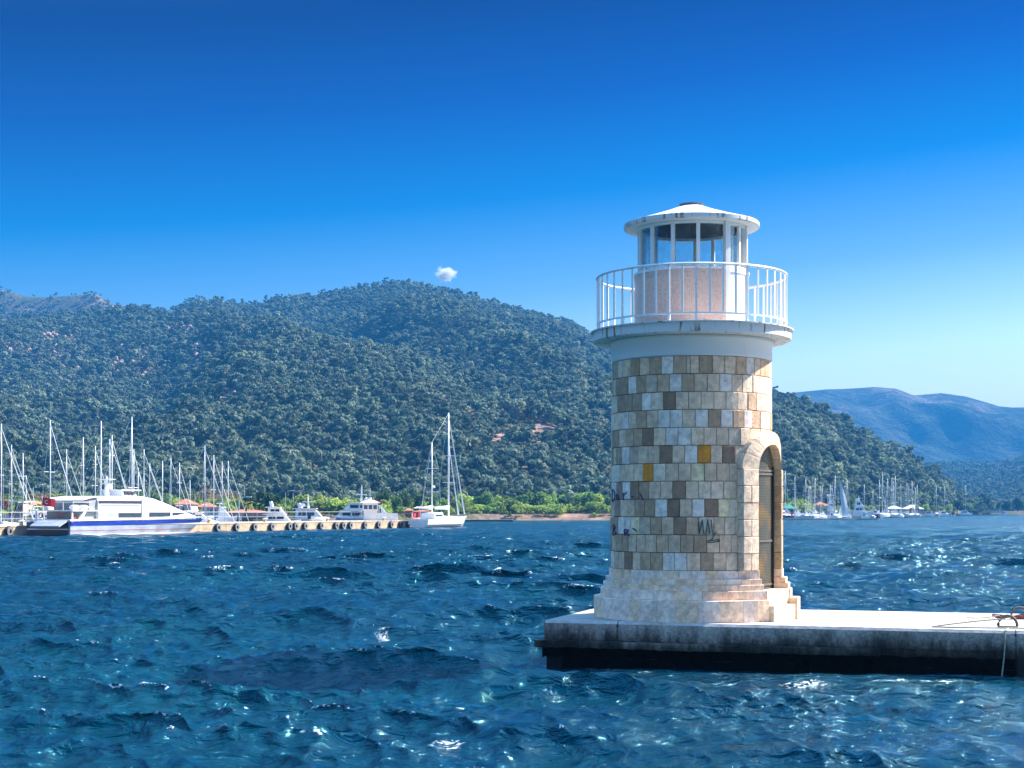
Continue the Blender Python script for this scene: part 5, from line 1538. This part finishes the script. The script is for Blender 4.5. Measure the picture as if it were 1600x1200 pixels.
row(back, 'in the tall row left of the lighthouse', 'trees on the bank left of the lighthouse')
front = [(x + rt.uniform(-3, 3), 438 + rt.uniform(-2, 2), 787 + rt.uniform(-4, 3), rt.uniform(22, 32), rt.choice(['lime', 'light', 'olive', 'light'])) for x in range(722, 880, 13)] + [(930, 440, 786, 22, 'light'), (945, 440, 788, 20, 'light')]
row(front, 'in the low row left of the lighthouse', 'bushes on the bank left of the lighthouse', 'shrub', )
lf = [(-6, 345, 764, 28, 'olive'), (10, 350, 768, 26, 'olive'), (30, 352, 770, 22, 'mid'), (50, 345, 768, 30, 'tan'), (68, 350, 767, 26, 'tan'), (84, 340, 769, 22, 'olive'), (102, 352, 765, 26, 'mid'), (128, 352, 762, 30, 'mid'), (158, 352, 764, 30, 'light'), (184, 355, 766, 30, 'light'),
      (212, 355, 764, 30, 'mid'), (240, 355, 763, 30, 'mid'), (264, 352, 766, 26, 'light'), (286, 355, 763, 26, 'mid'), (304, 345, 765, 24, 'olive'), (324, 352, 758, 34, 'tan'), (346, 350, 763, 30, 'tan'), (365, 352, 766, 26, 'tan')]
row(lf, 'behind the ferry and the masts', 'trees behind the ferry')
for (px, D, yt, w, col, lab) in ((392, 325, 768, 34, 'dark', 'very dark green tree, left half of the dark round clump by the pavilion'), (416, 322, 764, 44, 'dark', 'very dark round tree, the biggest of the dark clump right of the pavilion'), (432, 330, 771, 24, 'dark', 'very dark green tree at the right end of the dark clump')):
    tree(px, D, yt, w, col, lab, 'dark trees by the pavilion')
tree(379, 315, 779, 16, 'olive', 'small yellow green tree at the left foot of the dark clump', 'small trees by the pavilion')
rt2 = [(446, 345, 773, 20, 'light'), (462, 350, 772, 26, 'lime'), (478, 345, 777, 16, 'rust'), (484, 350, 773, 22, 'light'), (502, 352, 770, 28, 'lime'), (522, 350, 774, 24, 'light'), (540, 352, 776, 26, 'lime'), (563, 355, 776, 26, 'light'), (582, 360, 768, 26, 'mid'), (600, 360, 762, 30, 'blue'), (618, 360, 770, 22, 'mid'), (634, 362, 764, 32, 'blue'), (655, 365, 767, 28, 'blue'), (676, 380, 770, 24, 'mid'), (694, 400, 775, 22, 'light'), (710, 415, 776, 22, 'olive')]
row(rt2, 'between dark clump and two masted yacht', 'trees behind the motor yachts')
# palms
def palm(label, px, D, ytop):
    H = zat(ytop, D) - 1.6
    t = thing('palm_tree', label, 'palm tree', pos(px, D, 1.6), 0, 'palm trees by the harbour')
    obj('trunk', MB().tube([(0, 0, 0), (.1, 0, H * .8)], [.22, .16], 7), M['bark'], t)
    for k in range(14):
        a = 2 * math.pi * k / 14 + .2; up_ = 1.2 if k % 2 else .4
        pts = [(.1 + math.cos(a) * q, math.sin(a) * q, H * .8 + up_ * q - .55 * q * q) for q in (0, .6, 1.2, 1.8)]
        secs = [[(p[0] - math.sin(a) * w_, p[1] + math.cos(a) * w_, p[2] - .1), (p[0], p[1], p[2] + .05), (p[0] + math.sin(a) * w_, p[1] - math.cos(a) * w_, p[2] - .1)] for p, w_ in zip(pts, (.05, .3, .26, .03))]
        o = obj('frond', MB().loft(secs, caps=False), M['leaf'], t, color=(.22, .22, .06))
palm('palm tree with yellowed fronds above the ferry stern flag', 86, 300, 769)
palm('short palm tree with yellow fronds left of the dark round clump', 384, 300, 784)
for (px, D, yt, rzv, lab) in ((584, 262, 779, 0, 'red flag on a short pole above the grey and white motor yacht'), (-0.5, 230, 780, 0, 'red flag low on its pole at the left picture edge')):
    t = thing('flagpole', lab, 'flag', pos(px, D, 1.6 if D > 250 else .8), 0)
    H = zat(yt, D) - (1.6 if D > 250 else .8)
    obj('pole', MB().tube([(0, 0, 0), (0, 0, H + .3)], .04, 5), M['white'], t)
    flag('flag', (0, 0, H - 1.0), 1.3, .9, 0, parent=t)
# jetty right of the yacht
jt = thing('jetty', 'low pale pontoon jetty to the right of the two masted yacht', 'jetty', pos(760, 385), 0)
obj('deck', MB().box(-7.5, 6.8, -1.2, 1.2, .3, .48), M['pier_deck'], jt)
obj('float', MB().box(-7.3, 6.6, -1.1, 1.1, -.3, .298), M['black'], jt)

# ================================================================== marina on the right
RM = [(1221, 737, 520, 1), (1227, 736, 515, 3), (1242, 745, 530, 0), (1259, 749, 520, 2), (1264, 760, 530, 1), (1267, 761, 524, 2), (1273.5, 748, 515, 1), (1281.5, 759, 530, 2), (1284.5, 759, 520, 1), (1297.5, 758, 535, 2), (1300, 758, 530, 1), (1305, 743, 535, 1), (1323.5, 750, 540, 1), (1350.5, 757, 545, 2), (1364, 766, 570, 2), (1374, 750, 590, 1), (1379, 739, 585, 2), (1387, 748, 600, 1), (1393.6, 747, 600, 2), (1396, 752, 610, 1), (1399, 744, 605, 2), (1407.5, 757, 620, 1), (1417, 755, 640, 2), (1420, 760, 630, 1), (1425, 752, 640, 2), (1430, 762, 650, 1), (1433, 757, 640, 2), (1463, 760, 760, 2), (1476, 760, 780, 1), (1509, 759, 860, 2), (1563, 791, 900, 2)]
rs = random.Random(31)
for i, (px, yt, D, kd) in enumerate(RM):
    zoff = 0
    sailboat(kd, px, D - (38 if px < 1300 else 30), yt, R(rs.uniform(-120, -60)), f'small far sailboat, {ORD[i]} mast from the left in the marina right of the lighthouse', 'sailboats in the far marina')
# green tent over a red boat
gt = thing('boat_tent', 'green peaked tent roof on posts beside the lighthouse door side', 'tent', pos(1231, 508, 1.7), 0)
obj('roof', MB().add([(-2.6, -2, 1.7), (2.4, -2, 1.7), (2.4, 2, 1.7), (-2.6, 2, 1.7), (.4, 0, 3.2)], [(0, 1, 4), (1, 2, 4), (2, 3, 4), (3, 0, 4), (3, 2, 1, 0)]), M['teal'], gt)
for x in (-2.5, 2.3):
    for y in (-1.9, 1.9): obj('post', MB().tube([(x, y, -.3), (x, y, 1.7)], .06, 5), M['white'], gt)
motor_yacht('red hulled boat lying under the green tent', 1221, 1240, 500, 792, 'red', 1, group='boats in the far marina', arch=False, z0=.3)
motor_yacht('grey white passenger boat with stacked decks left of the small sail', 1291, 1309, 520, 777, 'grey_hull', 2, 771, group='boats in the far marina')
motor_yacht('dark windowed passenger boat with stacked decks right of the small sail', 1315, 1332, 520, 778, 'grey_hull', 3, group='boats in the far marina', arch=False)
motor_yacht('bright white motor yacht with a raked mast, biggest in the far marina', 1331, 1363, 530, 783, 'gelcoat', 2, 774, group='boats in the far marina', flip=False)
lowb = [(1241, 1256, 494, 794), (1256, 1268, 492, 797), (1268, 1284, 500, 793), (1284, 1294, 490, 799), (1362, 1380, 560, 796), (1296, 1308, 488, 801), (1380, 1394, 580, 798), (1346, 1358, 500, 802), (1444, 1462, 700, 799), (1468, 1484, 740, 799), (1500, 1520, 800, 798), (1561, 1578, 860, 800)]
for i, (a, b, D, y) in enumerate(sorted(lowb)):
    motor_yacht(f'small white motor boat, {ORD[i]} from the left along the far right shore', a, b, D - 6, y, 'gelcoat' if i != 6 else 'red', 1, group='small boats along the far shore', arch=False)
# small sailing dinghy with a full sail
D = 440
sd = thing('sailing_dinghy', 'small boat under a tall pale sail crossing in front of the far marina', 'sailboat', pos(1321, D), R(200))
obj('hull', hull_sections(4.6, 1.6, .55, zb=-.15, sheer=.12, n=8), M['gelcoat'], sd)
zt_ = zat(746, D)
obj('mast', MB().tube([(1.0, 0, .4), (2.1, 0, zt_)], .06, 6), M['alu'], sd)
secs = []
for k in range(9):
    u = k / 8; z = .9 + (zt_ - 1.2) * u; x0_ = 1.0 + 1.1 * u; w_ = 2.2 * math.sin(math.pi * min(1, .42 + .58 * u)) ** .8 * (1 - .2 * u)
    secs.append([(x0_, 0, z), (x0_ - w_ * .5, .28 * math.sin(3.1 * u + .4), z - .1), (x0_ - w_, .1, z - .05)])
sl_ = MB().loft(secs, caps=False)
obj('mainsail', sl_, M['sail'], sd)
obj('jib', MB().add([(2.4, 0, .6), (1.6, 0, 4.6), (.4, -.5, .9), (1.4, -.35, 1.8)], [(0, 3, 1), (3, 2, 1), (0, 2, 3)]), M['white'], sd)
building('red roofed boathouse left of the stacked passenger boats', 1270, 1293, 545, 784, wins=4, depth=8, name='boathouse', cat='building')
building('low white hall, left of the marina halls beyond the white motor yacht', 1366, 1384, 625, 789, 'white', 'plaster', wins=4, name='marina_hall', cat='building', flat=True)
building('white marina hall with a pitched white roof, between the two other halls', 1385, 1408, 640, 790, 'white', 'plaster', wins=5, name='marina_hall', cat='building', roofh=.4)
building('white roofed marina hall, right hand one beside the yellow green shrubs', 1411, 1440, 660, 789, 'white', 'pinkwall', wins=6, name='marina_hall', cat='building', roofh=.5)
building('low tan stone building by the water near the right picture edge', 1531, 1566, 930, 796.5, 'yellow', 'plaster', wins=6, name='stone_building', cat='building', flat=True, z0=1.6)
rr_tr = [(1224, 545, 768, 20, 'mid'), (1246, 548, 776, 22, 'mid'), (1262, 552, 775, 20, 'olive'), (1330, 565, 774, 22, 'mid'), (1378, 620, 786, 10, 'olive'), (1423, 655, 792, 12, 'olive'), (1433, 648, 788, 9, 'mid'), (1445, 700, 787, 16, 'lime'), (1458, 715, 789, 14, 'olive'), (1470, 740, 790, 14, 'light'), (1482, 770, 787, 16, 'lime'),
         (1496, 870, 780, 26, 'dark'), (1514, 900, 784, 24, 'mid'), (1528, 930, 782, 24, 'mid'), (1545, 960, 786, 20, 'mid'), (1571, 1000, 782, 20, 'dark'), (1590, 1000, 776, 26, 'dark'), (1610, 1010, 780, 26, 'mid')]
row(rr_tr, 'on the shore right of the lighthouse', 'trees along the far right shore')
jt = thing('jetty', 'thin dark pontoon in front of the far marina', 'jetty', pos(1290, 470), 0)
obj('deck', MB().box(-13, 16, -1, 1, .15, .35), M['pier_deck'], jt); obj('float', MB().box(-12.8, 15.8, -.9, .9, -.3, .148), M['black'], jt)
jt = thing('jetty', 'low stone mole reaching along the shore near the right picture edge', 'jetty', pos(1550, 880), 0)
obj('deck', MB().box(-14, 10, -1.5, 1.5, .3, .6), M['pier_deck'], jt); obj('wall', MB().box(-13.8, 9.8, -1.4, 1.4, -.4, .298), M['black'], jt)
